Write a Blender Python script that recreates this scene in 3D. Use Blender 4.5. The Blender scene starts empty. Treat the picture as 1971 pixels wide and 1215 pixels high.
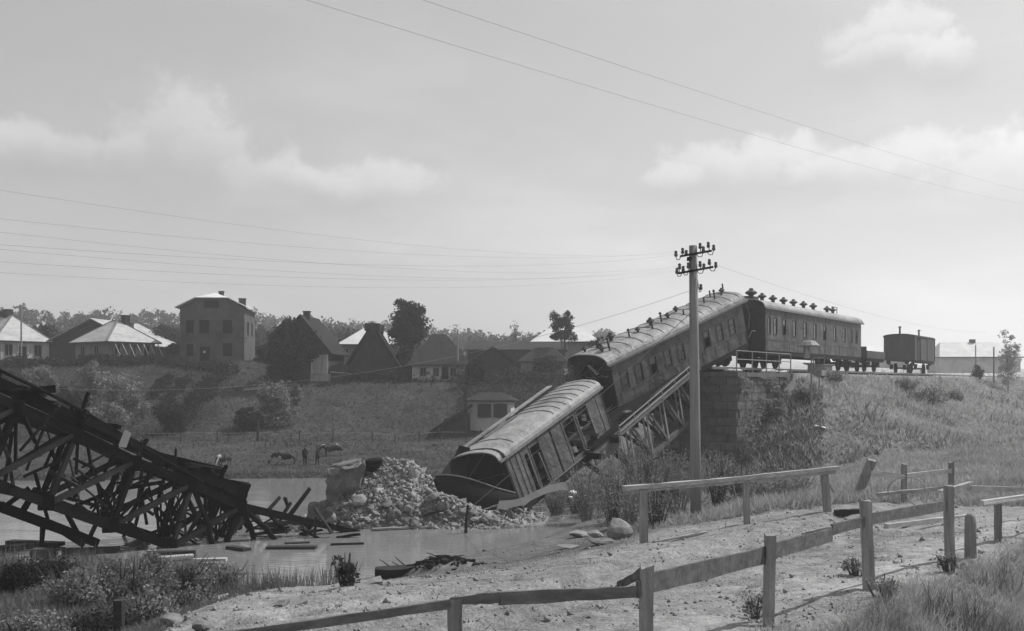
import bpy, bmesh, math, random
import numpy as np
from mathutils import Vector, Matrix, Quaternion

# ------------------------------------------------------------------ camera, world, sun, exposure
random.seed(7)
RNG = np.random.default_rng(11)
S = bpy.context.scene
C = S.collection
ZC = 6.2                       # eye height above the river
FPX, CX, HY = 2000.0, 985.5, 739.0   # focal length and horizon in photo pixels (1971 wide)

cam = bpy.data.cameras.new('camera')
cam.sensor_width = 36.0
cam.lens = 36.0 * FPX / 1971.0
cam.shift_y = (HY - 607.5) / 1971.0
cam.clip_start = 0.1
cam.clip_end = 9000
camo = bpy.data.objects.new('camera', cam)
C.objects.link(camo)
camo.location = (0, 0, ZC)
camo.rotation_euler = (math.radians(90), 0, 0)
S.camera = camo

SUN_AZ, SUN_EL = math.radians(62), math.radians(50)   # clockwise from the view direction
sd = Vector((math.sin(SUN_AZ) * math.cos(SUN_EL), math.cos(SUN_AZ) * math.cos(SUN_EL), math.sin(SUN_EL)))
sun = bpy.data.lights.new('sun', 'SUN')
sun.energy = 3.7
sun.angle = math.radians(0.6)
sun.color = (1.0, 0.997, 0.993)
suno = bpy.data.objects.new('sun', sun)
C.objects.link(suno)
suno.rotation_euler = sd.to_track_quat('Z', 'Y').to_euler()

S.view_settings.view_transform = 'Standard'
S.view_settings.look = 'None'
S.view_settings.exposure = 0.2
S.view_settings.gamma = 1.0
S.view_settings.use_curve_mapping = False
S.cycles.use_denoising = True
S.cycles.max_bounces = 6
S.cycles.volume_bounces = 1
S.cycles.transparent_max_bounces = 8

class NT:
    """small helper to wire shader nodes"""
    def __init__(s, tree):
        s.t = tree
        s.t.nodes.clear()
    def n(s, kind, **kw):
        nd = s.t.nodes.new(kind)
        for k, v in kw.items():
            setattr(nd, k, v)
        return nd
    def l(s, a, b):
        s.t.links.new(a, b)
    def val(s, x, sock):
        if isinstance(x, (int, float)):
            sock.default_value = x
        else:
            s.l(x, sock)
    def m(s, op, a, b=None, c=None, clamp=False):
        nd = s.n('ShaderNodeMath', operation=op)
        nd.use_clamp = clamp
        s.val(a, nd.inputs[0])
        if b is not None: s.val(b, nd.inputs[1])
        if c is not None: s.val(c, nd.inputs[2])
        return nd.outputs[0]
    def noise(s, vec, scale, detail=4, rough=.55, dist=0.0):
        nd = s.n('ShaderNodeTexNoise')
        nd.inputs['Scale'].default_value = scale
        nd.inputs['Detail'].default_value = detail
        nd.inputs['Roughness'].default_value = rough
        nd.inputs['Distortion'].default_value = dist
        if vec is not None: s.l(vec, nd.inputs['Vector'])
        return nd.outputs['Fac']
    def rng(s, x, a, b, c, d, smooth=False):
        nd = s.n('ShaderNodeMapRange')
        if smooth: nd.interpolation_type = 'SMOOTHSTEP'
        s.val(x, nd.inputs[0])
        for i, v in enumerate((a, b, c, d)):
            s.val(v, nd.inputs[1 + i])
        return nd.outputs[0]
    def mapping(s, vec, scale):
        nd = s.n('ShaderNodeMapping')
        nd.inputs['Scale'].default_value = scale
        s.l(vec, nd.inputs['Vector'])
        return nd.outputs[0]

world = bpy.data.worlds.new('World')
S.world = world
world.use_nodes = True
def build_world():
    t = NT(world.node_tree)
    out = t.n('ShaderNodeOutputWorld')
    bg = t.n('ShaderNodeBackground')
    bg.inputs['Strength'].default_value = 0.15
    sky = t.n('ShaderNodeTexSky', sky_type='NISHITA')
    sky.sun_disc = False
    sky.sun_elevation = SUN_EL
    sky.sun_rotation = SUN_AZ
    sky.air_density = 1.0
    sky.dust_density = 1.3
    sky.ozone_density = 1.0
    bw = t.n('ShaderNodeRGBToBW')              # black-and-white film
    t.l(sky.outputs[0], bw.inputs[0])
    tc = t.n('ShaderNodeTexCoord')
    d = tc.outputs['Generated']
    sp = t.n('ShaderNodeSeparateXYZ')
    t.l(d, sp.inputs[0])
    az = t.m('ARCTAN2', sp.outputs[0], sp.outputs[1])
    el = t.m('ARCSINE', sp.outputs[2])
    big = t.noise(d, 11.0, 7, .62)
    fine = t.noise(d, 38.0, 6, .65)
    wob = t.m('SUBTRACT', t.m('MULTIPLY_ADD', big, 0.6, t.m('MULTIPLY', fine, 0.4)), .5)
    # cumulus heads (azimuth, elevation, half widths in degrees): bright rounded tops, flat grey bases
    def ang(px, py):
        x = (px - CX) / FPX
        return math.degrees(math.atan(x)), math.degrees(math.atan((HY - py) / FPX / math.sqrt(1 + x * x)))
    wc = t.n('ShaderNodeTexNoise'); wc.inputs['Scale'].default_value = 13.0; wc.inputs['Detail'].default_value = 6; wc.inputs['Roughness'].default_value = .62
    t.l(d, wc.inputs['Vector'])
    ws = t.n('ShaderNodeSeparateColor'); t.l(wc.outputs['Color'], ws.inputs[0])
    az0, el0 = az, el
    az = t.m('MULTIPLY_ADD', t.m('SUBTRACT', ws.outputs[0], .5), .075, az)
    el = t.m('MULTIPLY_ADD', t.m('SUBTRACT', ws.outputs[1], .5), .045, el)
    heads = [(325, 258, 3.8, 3.0), (430, 292, 2.7, 2.2), (245, 292, 2.2, 1.4), (500, 335, 2.2, 1.8), (100, 285, 3.6, 1.2), (730, 345, 3.2, 1.4),
             (620, 352, 2.2, 1.0), (1385, 325, 3.6, 1.5), (1500, 310, 2.6, 1.5), (1300, 345, 2.0, 1.0), (1630, 325, 3.4, 1.3), (1800, 305, 4.4, 1.6), (1930, 330, 4.0, 2.2),
             (1660, 85, 2.2, 1.3), (1745, 70, 2.0, 1.7), (1810, 105, 2.0, 1.2), (1700, 110, 3.0, 1.0)]
    tot = None
    base = None
    for px, py, ra, re in heads:
        a, e = ang(px, py)
        da = t.m('MULTIPLY', t.m('SUBTRACT', az, math.radians(a)), 1 / math.radians(ra))
        de = t.m('MULTIPLY', t.m('SUBTRACT', el, math.radians(e)), 1 / math.radians(re))
        fade = t.rng(de, -.75, .55, 0, 1, True)
        r2 = t.m('ADD', t.m('MULTIPLY', da, da), t.m('MULTIPLY', de, de))
        g = t.m('SUBTRACT', 1.25, t.m('POWER', r2, .5))
        ci = t.m('MULTIPLY', t.rng(t.m('MULTIPLY_ADD', wob, 3.2, g), .12, .70, 0, 1, True), fade)
        tot = ci if tot is None else t.m('MAXIMUM', tot, ci)
        de2 = t.m('MULTIPLY', t.m('SUBTRACT', el, math.radians(e - re * .95)), 1 / math.radians(re * .55))
        da2 = t.m('MULTIPLY', da, .95)
        g2 = t.m('EXPONENT', t.m('MULTIPLY', t.m('ADD', t.m('MULTIPLY', da2, da2), t.m('MULTIPLY', de2, de2)), -1.0))
        base = g2 if base is None else t.m('MAXIMUM', base, g2)
    cum = t.m('MULTIPLY', tot, t.rng(big, .3, .7, .6, 1.2))
    # thin veil everywhere, thicker towards the horizon
    mp = t.mapping(d, (1.0, 1.0, 3.2))
    veil_n = t.noise(mp, 3.1, 6, .6)
    low = t.rng(el0, math.radians(3), math.radians(24), 1.0, .0, True)
    veil = t.m('MULTIPLY', t.rng(veil_n, .42, .72, 0, 1, True), t.m('MULTIPLY_ADD', low, .6, .25))
    shade = t.m('MULTIPLY', base, t.m('MULTIPLY_ADD', big, .8, .3))
    gain = t.m('ADD', 1.0, t.m('MULTIPLY', cum, .30))
    gain = t.m('ADD', gain, t.m('MULTIPLY', veil, .26))
    gain = t.m('SUBTRACT', gain, t.m('MULTIPLY', shade, .10))
    thin = t.m('MULTIPLY_ADD', bw.outputs[0], .42, 1.55)      # thin even high cloud over the whole sky
    v = t.m('MULTIPLY', thin, gain)
    t.l(v, bg.inputs['Color'])
    t.l(bg.outputs[0], out.inputs['Surface'])
build_world()

# ------------------------------------------------------------------ helpers
def W(px, py, Y):
    """the point at distance Y on the line of sight through a photo pixel"""
    return Vector(((px - CX) / FPX * Y, Y, ZC - (py - HY) / FPX * Y))

def tag(o, label=None, cat=None, group=None, kind=None):
    if label: o['label'] = label
    if cat: o['category'] = cat
    if group: o['group'] = group
    if kind: o['kind'] = kind
    return o

def frame(o, origin, x, z=None, y=None):
    """orient an object: local x along x, z as near to z as possible"""
    x = Vector(x).normalized()
    z = Vector(z if z is not None else (0, 0, 1))
    yv = z.cross(x).normalized()
    zv = x.cross(yv).normalized()
    m = Matrix((x, yv, zv)).transposed().to_4x4()
    m.translation = Vector(origin)
    o.matrix_world = m
    return m

def empty(name, label, cat, loc=(0, 0, 0), rz=0.0, group=None):
    o = bpy.data.objects.new(name, None)
    o.empty_display_size = .2
    C.objects.link(o)
    o.location = loc
    o.rotation_euler = (0, 0, rz)
    tag(o, label, cat, group)
    return o

def link(name, me, mat=None, parent=None):
    o = bpy.data.objects.new(name, me)
    C.objects.link(o)
    if mat is not None and not me.materials: me.materials.append(mat)
    if parent is not None: o.parent = parent
    return o

class MB:
    def __init__(s):
        s.v = []; s.f = []
    def add(s, vs, fs):
        k = len(s.v)
        s.v.extend([tuple(v) for v in vs])
        s.f.extend([tuple(i + k for i in f) for f in fs])
        return s
    BF = [(0, 3, 2, 1), (4, 5, 6, 7), (0, 1, 5, 4), (1, 2, 6, 5), (2, 3, 7, 6), (3, 0, 4, 7)]
    def box(s, x0, x1, y0, y1, z0, z1, j=0.0):
        vs = [(x0, y0, z0), (x1, y0, z0), (x1, y1, z0), (x0, y1, z0), (x0, y0, z1), (x1, y0, z1), (x1, y1, z1), (x0, y1, z1)]
        if j: vs = [tuple(c + random.uniform(-j, j) for c in v) for v in vs]
        return s.add(vs, MB.BF)
    def bar(s, p0, p1, w, h, up=(0, 0, 1), j=0.0, w1=None, h1=None):
        """beam from p0 to p1, w across and h along up"""
        p0, p1 = Vector(p0), Vector(p1)
        x = (p1 - p0).normalized()
        up = Vector(up)
        if abs(x.dot(up.normalized())) > .97: up = Vector((0, 1, 0)) if abs(x.y) < .9 else Vector((1, 0, 0))
        y = up.cross(x).normalized(); z = x.cross(y)
        vs = []
        for p, ww, hh in ((p0, w, h), (p1, w1 or w, h1 or h)):
            for a, b in ((-1, -1), (1, -1), (1, 1), (-1, 1)):
                q = p + y * (a * ww / 2) + z * (b * hh / 2)
                if j: q += Vector((random.uniform(-j, j), random.uniform(-j, j), random.uniform(-j, j)))
                vs.append(q)
        return s.add(vs, [(3, 2, 1, 0), (4, 5, 6, 7), (0, 1, 5, 4), (1, 2, 6, 5), (2, 3, 7, 6), (3, 0, 4, 7)])
    def rough(s, p0, p1, w, h, up=(0, 0, 1), n=7, j=.012, bow=.0, h1=None):
        """a weathered plank: several stations with uneven edges and a slight bow"""
        p0, p1 = Vector(p0), Vector(p1); h1 = h if h1 is None else h1
        x = (p1 - p0).normalized(); y = Vector(up).cross(x).normalized(); z = x.cross(y)
        k = len(s.v); ph = random.uniform(0, 6)
        for i in range(n + 1):
            t = i / n; c = p0.lerp(p1, t) + z * (bow * math.sin(math.pi * t)) + y * (random.uniform(-1, 1) * j * .5)
            hh = (h + (h1 - h) * t) * (1 + .03 * math.sin(ph + t * 9))
            for a, b in ((-1, -1), (1, -1), (1, 1), (-1, 1)):
                q = c + y * (a * w / 2) + z * (b * hh / 2 + random.uniform(-j, j))
                if i in (0, n): q += x * random.uniform(-2.5 * j, 2.5 * j)
                s.v.append(tuple(q))
        for i in range(n):
            for q in range(4): s.f.append((k + i * 4 + q, k + i * 4 + (q + 1) % 4, k + i * 4 + 4 + (q + 1) % 4, k + i * 4 + 4 + q))
        s.f.append((k + 3, k + 2, k + 1, k)); e = k + n * 4; s.f.append((e, e + 1, e + 2, e + 3))
        return s
    def tube(s, pts, rad, n=8, cap=True):
        pts = [Vector(p) for p in pts]
        if isinstance(rad, (int, float)): rad = [rad] * len(pts)
        k = len(s.v)
        prev = None
        for i, p in enumerate(pts):
            t = (pts[min(i + 1, len(pts) - 1)] - pts[max(i - 1, 0)]).normalized()
            a = prev if prev is not None else (Vector((0, 0, 1)) if abs(t.z) < .9 else Vector((1, 0, 0)))
            a = (a - t * a.dot(t)).normalized()
            prev = a
            b = t.cross(a)
            for q in range(n):
                th = 2 * math.pi * q / n
                s.v.append(tuple(p + (a * math.cos(th) + b * math.sin(th)) * rad[i]))
        for i in range(len(pts) - 1):
            for q in range(n):
                q2 = (q + 1) % n
                s.f.append((k + i * n + q, k + i * n + q2, k + (i + 1) * n + q2, k + (i + 1) * n + q))
        if cap:
            s.f.append(tuple(k + q for q in range(n))[::-1])
            s.f.append(tuple(k + (len(pts) - 1) * n + q for q in range(n)))
        return s
    def lathe(s, prof, n=12, at=(0, 0, 0), axis='z'):
        k = len(s.v)
        at = Vector(at)
        for r, h in prof:
            for q in range(n):
                th = 2 * math.pi * q / n
                c, d = r * math.cos(th), r * math.sin(th)
                s.v.append(tuple(at + (Vector((c, d, h)) if axis == 'z' else Vector((c, h, d)) if axis == 'y' else Vector((h, c, d)))))
        for i in range(len(prof) - 1):
            for q in range(n):
                q2 = (q + 1) % n
                s.f.append((k + i * n + q, k + i * n + q2, k + (i + 1) * n + q2, k + (i + 1) * n + q))
        s.f.append(tuple(k + q for q in range(n))[::-1])
        s.f.append(tuple(k + (len(prof) - 1) * n + q for q in range(n)))
        return s
    def prism(s, poly, off):
        """extrude a polygon of 3-D points by the vector off"""
        off = Vector(off); n = len(poly)
        vs = [Vector(p) for p in poly] + [Vector(p) + off for p in poly]
        return s.add(vs, [tuple(range(n))[::-1], tuple(range(n, 2 * n))] + [(i, (i + 1) % n, n + (i + 1) % n, n + i) for i in range(n)])
    def mesh(s, name):
        me = bpy.data.meshes.new(name)
        me.from_pydata(s.v, [], s.f)
        bm = bmesh.new(); bm.from_mesh(me)
        bmesh.ops.recalc_face_normals(bm, faces=bm.faces)
        bm.to_mesh(me); bm.free()
        return me
    def build(s, name, mat, parent=None, smooth=False):
        me = s.mesh(name)
        me.materials.append(mat)
        if smooth:
            me.polygons.foreach_set('use_smooth', [True] * len(me.polygons))
        return link(name, me, None, parent)

def arr_mesh(name, V, F, mat, attr=None, smooth=False):
    """fast mesh from arrays (faces all of one size)"""
    me = bpy.data.meshes.new(name)
    V = np.asarray(V, dtype=np.float32); F = np.asarray(F, dtype=np.int32)
    k = F.shape[1]
    me.vertices.add(len(V)); me.vertices.foreach_set('co', V.ravel())
    me.loops.add(F.size); me.loops.foreach_set('vertex_index', F.ravel())
    me.polygons.add(len(F)); me.polygons.foreach_set('loop_start', np.arange(len(F), dtype=np.int32) * k)
    if smooth: me.polygons.foreach_set('use_smooth', np.ones(len(F), dtype=bool))
    me.update(calc_edges=True)
    if attr:
        for nm, a in attr.items():
            at = me.attributes.new(nm, 'FLOAT', 'POINT')
            at.data.foreach_set('value', np.asarray(a, dtype=np.float32))
    me.materials.append(mat)
    return me

def _hash(ix, iy, seed):
    h = (ix.astype(np.int64) * 374761393 + iy.astype(np.int64) * 668265263 + seed * 974634777) & 0x7fffffff
    h = ((h ^ (h >> 13)) * 1274126177) & 0x7fffffff
    return ((h ^ (h >> 16)) & 0xffff) / 65535.0
def vnoise(x, y, seed=0):
    ix, iy = np.floor(x), np.floor(y)
    fx, fy = x - ix, y - iy
    fx = fx * fx * (3 - 2 * fx); fy = fy * fy * (3 - 2 * fy)
    a = _hash(ix, iy, seed); b = _hash(ix + 1, iy, seed); c = _hash(ix, iy + 1, seed); d = _hash(ix + 1, iy + 1, seed)
    return (a * (1 - fx) + b * fx) * (1 - fy) + (c * (1 - fx) + d * fx) * fy
def fbm(x, y, seed=0, octv=4):
    s = 0; amp = .5
    for o in range(octv):
        s = s + amp * (vnoise(x * 2 ** o + 13.7 * o, y * 2 ** o + 7.1 * o, seed + o) - .5)
        amp *= .5
    return s
def sm(t):
    t = np.clip(t, 0, 1)
    return t * t * (3 - 2 * t)

# ------------------------------------------------------------------ materials (all neutral greys: a black-and-white photograph)
M = {}
def mat(name, v, var=.3, scale=3.0, fine=40.0, rough=.85, bump=.25, bscale=None, spec=.25, metal=0.0, stretch=(1, 1, 1), rnd=.12, stain=.0, dent=0.0):
    m = bpy.data.materials.new(name); m.use_nodes = True
    t = NT(m.node_tree)
    out = t.n('ShaderNodeOutputMaterial'); b = t.n('ShaderNodeBsdfPrincipled')
    tc = t.n('ShaderNodeTexCoord')
    oi = t.n('ShaderNodeObjectInfo')
    vec = t.mapping(tc.outputs['Object'], stretch)
    n1 = t.noise(vec, scale, 5, .6)
    n2 = t.noise(vec, fine, 3, .6)
    f = t.m('MULTIPLY_ADD', n1, .65, t.m('MULTIPLY', n2, .35))
    k = t.rng(f, .28, .72, 1 - var, 1 + var)
    k = t.m('MULTIPLY', k, t.rng(oi.outputs['Random'], 0, 1, 1 - rnd, 1 + rnd))
    if stain:
        n3 = t.noise(vec, scale * .35, 6, .7, .4)
        k = t.m('MULTIPLY', k, t.rng(n3, .45, .68, 1, 1 - stain))
    t.l(t.m('MULTIPLY', k, v), b.inputs['Base Color'])
    b.inputs['Roughness'].default_value = rough
    b.inputs['Specular IOR Level'].default_value = spec
    b.inputs['Metallic'].default_value = metal
    if bump:
        bp = t.n('ShaderNodeBump')
        bp.inputs['Strength'].default_value = bump
        bp.inputs['Distance'].default_value = .03
        t.l(t.noise(vec, bscale or fine, 4, .6), bp.inputs['Height'])
        if dent:      # buckled sheet: broad shallow dents
            b2 = t.n('ShaderNodeBump'); b2.inputs['Strength'].default_value = dent; b2.inputs['Distance'].default_value = .25
            t.l(t.noise(tc.outputs['Object'], 1.3, 3, .5), b2.inputs['Height']); t.l(b2.outputs[0], bp.inputs['Normal'])
        t.l(bp.outputs[0], b.inputs['Normal'])
    t.l(b.outputs[0], out.inputs['Surface'])
    M[name] = m
    return m

def leafmat(name, v, var=.45, trans=.35, scale=1.2, rnd=.15):
    m = bpy.data.materials.new(name); m.use_nodes = True
    t = NT(m.node_tree)
    out = t.n('ShaderNodeOutputMaterial')
    d = t.n('ShaderNodeBsdfDiffuse'); tr = t.n('ShaderNodeBsdfTranslucent'); mx = t.n('ShaderNodeMixShader')
    geo = t.n('ShaderNodeNewGeometry'); oi = t.n('ShaderNodeObjectInfo')
    n1 = t.noise(geo.outputs['Position'], scale, 3, .6)
    n2 = t.noise(geo.outputs['Position'], scale * 9, 2, .6)
    k = t.rng(t.m('MULTIPLY_ADD', n1, .5, t.m('MULTIPLY', n2, .5)), .3, .7, 1 - var, 1 + var)
    k = t.m('MULTIPLY', k, t.rng(oi.outputs['Random'], 0, 1, 1 - rnd, 1 + rnd))
    col = t.m('MULTIPLY', k, v)
    t.l(col, d.inputs['Color']); t.l(col, tr.inputs['Color'])
    mx.inputs[0].default_value = trans
    t.l(d.outputs[0], mx.inputs[1]); t.l(tr.outputs[0], mx.inputs[2])
    t.l(mx.outputs[0], out.inputs['Surface'])
    M[name] = m
    return m

mat('steel_dark', .011, .5, 2.0, 30, rough=.9, spec=.05, stain=.3)
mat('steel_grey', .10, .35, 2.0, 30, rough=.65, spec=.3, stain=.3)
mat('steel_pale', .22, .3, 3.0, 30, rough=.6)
mat('rail_steel', .16, .3, 3.0, 30, rough=.4, metal=.5)
mat('sleeper_wood', .018, .5, 2.0, 20, rough=1.0, spec=.02, stretch=(1, 6, 6))
mat('coach_side', .088, .42, .8, 14, rough=.62, spec=.25, bump=.12, stretch=(1.6, 1, .22), stain=.5, rnd=.03, dent=.55)
mat('coach_side_van', .10, .45, .8, 14, rough=.65, spec=.25, bump=.15, stretch=(2.2, 1, .25), stain=.55, rnd=.03, dent=.8)
mat('coach_roof', .29, .4, .9, 9, rough=.62, bump=.2, stain=.5, rnd=.03, dent=.6)
mat('coach_end', .035, .35, 1.2, 16, rough=.7, stain=.2, rnd=.05)
mat('coach_trim', .17, .25, 2, 20, rough=.6, rnd=.05)
mat('glass_dark', .018, .3, 2, 10, rough=.12, spec=.5, bump=0)
mat('interior', .012, .3, 2, 10, rough=.9, bump=0)
mat('vent_metal', .04, .3, 3, 20, rough=.6)
mat('wagon_side', .075, .3, 1.2, 18, rough=.75, stretch=(3, 1, .4), stain=.3, rnd=.03)
mat('running_gear', .02, .3, 3, 20, rough=.9, spec=.1)
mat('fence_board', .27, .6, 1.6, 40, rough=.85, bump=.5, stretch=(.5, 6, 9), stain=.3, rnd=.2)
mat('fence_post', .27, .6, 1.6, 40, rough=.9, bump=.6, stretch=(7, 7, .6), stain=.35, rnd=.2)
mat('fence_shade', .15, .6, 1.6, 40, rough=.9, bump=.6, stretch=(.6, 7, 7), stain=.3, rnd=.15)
mat('pale_board', .42, .3, 1.6, 26, rough=.85, bump=.4, stretch=(.5, 6, 9), stain=.3, rnd=.15)
mat('pole_wood', .23, .3, 1.4, 30, rough=.9, bump=.5, stretch=(8, 8, .35), stain=.3)
mat('drift_wood', .045, .4, 1.5, 24, rough=.95, spec=.08, bump=.5, stretch=(.6, 6, 6), rnd=.3)
mat('insulator', .05, .2, 5, 30, rough=.25, spec=.5, bump=0)
mat('wire', .30, .1, 2, 10, rough=.6, bump=0)
mat('stone_block', .12, .4, 2.5, 18, rough=.95, bump=.9, bscale=9, stain=.3, rnd=.22)
mat('mortar', .09, .3, 2.5, 18, rough=.95, bump=.8, bscale=20)
mat('rubble_stone', .19, .4, 2.2, 14, rough=.95, bump=.9, bscale=8, stain=.3, rnd=.4)
mat('rubble_base', .17, .45, 1.5, 9, rough=.97, bump=1.0, bscale=5, stain=.3)
mat('pier_stone', .15, .4, 1.0, 8, rough=.95, bump=1.0, bscale=5, stain=.4, rnd=.15)
mat('boulder', .22, .4, 1.6, 12, rough=.95, bump=1.0, bscale=6, stain=.3, rnd=.2)
mat('white_stone', .60, .15, 2, 12, rough=.9, rnd=.15)
mat('roof_shingle', .42, .25, 1.2, 12, rough=.8, stain=.3, stretch=(1, 1, 4), rnd=.1)
mat('roof_sheet', .62, .18, .8, 9, rough=.6, stain=.2, rnd=.1)
mat('roof_dark', .055, .35, 1.2, 10, rough=1.0, spec=.03, bump=.6)
mat('thatch', .045, .6, 1.5, 16, rough=1.0, spec=.02, bump=1.0, stretch=(3, 3, .7), stain=.3, rnd=.15)
mat('whitewash', .55, .2, .9, 9, rough=.9, stain=.35, rnd=.1)
mat('plaster_grey', .20, .3, .9, 9, rough=.9, stain=.35, rnd=.1)
mat('brick', .105, .45, 1.2, 10, rough=1.0, spec=.05, bump=.5, bscale=16, stain=.35, rnd=.08)
mat('barn_wood', .05, .5, 1.2, 14, rough=1.0, spec=.03, stretch=(5, 5, .6), rnd=.2)
mat('barn_board_pale', .42, .3, 1.2, 14, rough=.9, stretch=(5, 5, .6), rnd=.25, stain=.4)
mat('chimney', .05, .3, 3, 12, rough=1.0, spec=.03)
mat('steel_lit', .042, .5, 2.0, 30, rough=.9, spec=.1, stain=.3)  # lighter copy of the dark steel, painting in sunlit members
mat('window_dark', .010, .3, 2, 10, rough=.6, spec=.05, bump=0)
mat('window_frame', .28, .2, 2, 10, rough=.7)
mat('shutter', .05, .3, 2, 10, rough=.8)
mat('bark', .035, .4, 2, 14, rough=.95, bump=.8, stretch=(3, 3, .6))
mat('cloth_dark', .02, .3, 3, 20, rough=.95)
mat('cloth_mid', .035, .3, 3, 20, rough=.95)
mat('skin', .30, .1, 3, 20, rough=.7, bump=0)
leafmat('leaf_dark', .036, .75, .3, .9)
leafmat('leaf_mid', .060, .5, .3, .9)
leafmat('leaf_grey', .21, .75, .3, 1.1)
leafmat('leaf_willow', .19, .55, .35, 1.2)
leafmat('leaf_scrub', .22, .55, .35, 2.0)
leafmat('leaf_forest', .040, .45, .25, .25)
leafmat('grass_meadow', .11, .45, .3, .25)
leafmat('grass_slope', .12, .5, .3, .3)
leafmat('grass_dry_glare', .36, .45, .35, .35)  # dry grass, lightened further to paint veiling glare into its colour
leafmat('grass_pale', .23, .45, .35, .6)
leafmat('leaf_glare', .42, .4, .5, 1.0)  # leaf colour lightened to carry haze and glare on the crest tree
leafmat('reed', .17, .55, .35, 1.0)
mat('twig', .07, .3, 3, 20, rough=.9, bump=0)
mat('twig_pale', .22, .3, 3, 20, rough=.9, bump=0)

def cowmat():
    m = bpy.data.materials.new('cow_hide'); m.use_nodes = True
    t = NT(m.node_tree)
    out = t.n('ShaderNodeOutputMaterial'); b = t.n('ShaderNodeBsdfPrincipled')
    tc = t.n('ShaderNodeTexCoord'); oi = t.n('ShaderNodeObjectInfo')
    ad = t.n('ShaderNodeVectorMath', operation='ADD')
    t.l(tc.outputs['Object'], ad.inputs[0])
    cb = t.n('ShaderNodeCombineXYZ')
    t.l(t.m('MULTIPLY', oi.outputs['Random'], 9.0), cb.inputs[0])
    t.l(cb.outputs[0], ad.inputs[1])
    n = t.noise(ad.outputs[0], 1.9, 2, .5)
    t.l(t.rng(n, .57, .60, .022, .36), b.inputs['Base Color'])
    b.inputs['Roughness'].default_value = .8
    t.l(b.outputs[0], out.inputs['Surface'])
    M['cow_hide'] = m
cowmat()

def groundmat(name, bscale, bstr, dist=.05, spec=.15, fw=.35):
    """albedo of the ground cover is a mesh attribute (bare earth, dry grass with painted glare, meadow); noise adds grain"""
    m = bpy.data.materials.new(name); m.use_nodes = True
    t = NT(m.node_tree)
    out = t.n('ShaderNodeOutputMaterial'); b = t.n('ShaderNodeBsdfPrincipled')
    at = t.n('ShaderNodeAttribute', attribute_name='cover')
    geo = t.n('ShaderNodeNewGeometry')
    p = geo.outputs['Position']
    n1 = t.noise(p, .35, 5, .6); n2 = t.noise(p, 2.3, 5, .65); n3 = t.noise(p, 14.0, 4, .7)
    f = t.m('ADD', t.m('MULTIPLY', n1, .3), t.m('ADD', t.m('MULTIPLY', n2, .7 - fw), t.m('MULTIPLY', n3, fw)))
    k = t.rng(f, .34, .66, .30, 1.65)
    t.l(t.m('MULTIPLY', at.outputs['Fac'], k), b.inputs['Base Color'])
    b.inputs['Roughness'].default_value = 1.0
    b.inputs['Specular IOR Level'].default_value = spec
    bp = t.n('ShaderNodeBump')
    bp.inputs['Strength'].default_value = bstr; bp.inputs['Distance'].default_value = dist
    t.l(t.m('ADD', t.m('MULTIPLY', t.noise(p, bscale, 5, .65), .7), t.m('MULTIPLY', t.noise(p, bscale * .22, 4, .6), 1.2)), bp.inputs['Height'])
    t.l(bp.outputs[0], b.inputs['Normal'])
    t.l(b.outputs[0], out.inputs['Surface'])
    M[name] = m
groundmat('ground_near', 11.0, 1.0, .10)
groundmat('ground_far', 1.6, .35, .25, spec=.0, fw=.12)

def watermat():
    m = bpy.data.materials.new('river_water'); m.use_nodes = True
    t = NT(m.node_tree)
    out = t.n('ShaderNodeOutputMaterial'); b = t.n('ShaderNodeBsdfPrincipled')
    geo = t.n('ShaderNodeNewGeometry')
    mp = t.mapping(geo.outputs['Position'], (.55, 1.5, 1))
    b.inputs['Base Color'].default_value = (.20, .20, .20, 1)
    b.inputs['Roughness'].default_value = .06
    b.inputs['IOR'].default_value = 1.333
    b.inputs['Specular IOR Level'].default_value = .6
    h = t.m('ADD', t.m('MULTIPLY', t.noise(mp, 2.2, 4, .55), .6), t.m('MULTIPLY', t.noise(mp, .35, 3, .5), 1.2))
    bp = t.n('ShaderNodeBump')
    bp.inputs['Strength'].default_value = .38; bp.inputs['Distance'].default_value = .05
    t.l(h, bp.inputs['Height']); t.l(bp.outputs[0], b.inputs['Normal'])
    rn = t.noise(t.mapping(geo.outputs['Position'], (.08, .25, 1)), 1.0, 3, .5)
    t.l(t.rng(rn, .45, .65, .03, .14), b.inputs['Roughness'])
    t.l(b.outputs[0], out.inputs['Surface'])
    M['river_water'] = m
watermat()

# ------------------------------------------------------------------ terrain
RAIL = 7.25                                  # top of rail above the river
TC = np.array([16.6, 68.0]); TD = np.array([.564, .826]); TN = np.array([.826, -.564])
def shore_px(px, py):
    Y = ZC * FPX / (py - HY)
    return ((px - CX) / FPX * Y, Y)
SHORE = [(-500, 5), (-90, 31.0), (-38, 34.5)] + [shore_px(*p) for p in ((0, 1088), (200, 1095), (330, 1120), (450, 1137), (560, 1140), (640, 1128), (700, 1116), (800, 1097), (900, 1070), (1040, 1040), (1095, 1012), (1190, 992), (1280, 972))] + \
        [(10.2, 57.5), (11.6, 61.5), (9.0, 64.8), (20, 88), (42, 122), (130, 260), (420, 720)]
SHORE = np.array(SHORE)
FARX = np.array([-500, -60, -30, -16, 0, 6, 14, 35, 110, 400.]); FARY = np.array([44, 64, 66.5, 68, 68.8, 76, 93, 126, 246, 690.])
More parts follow.
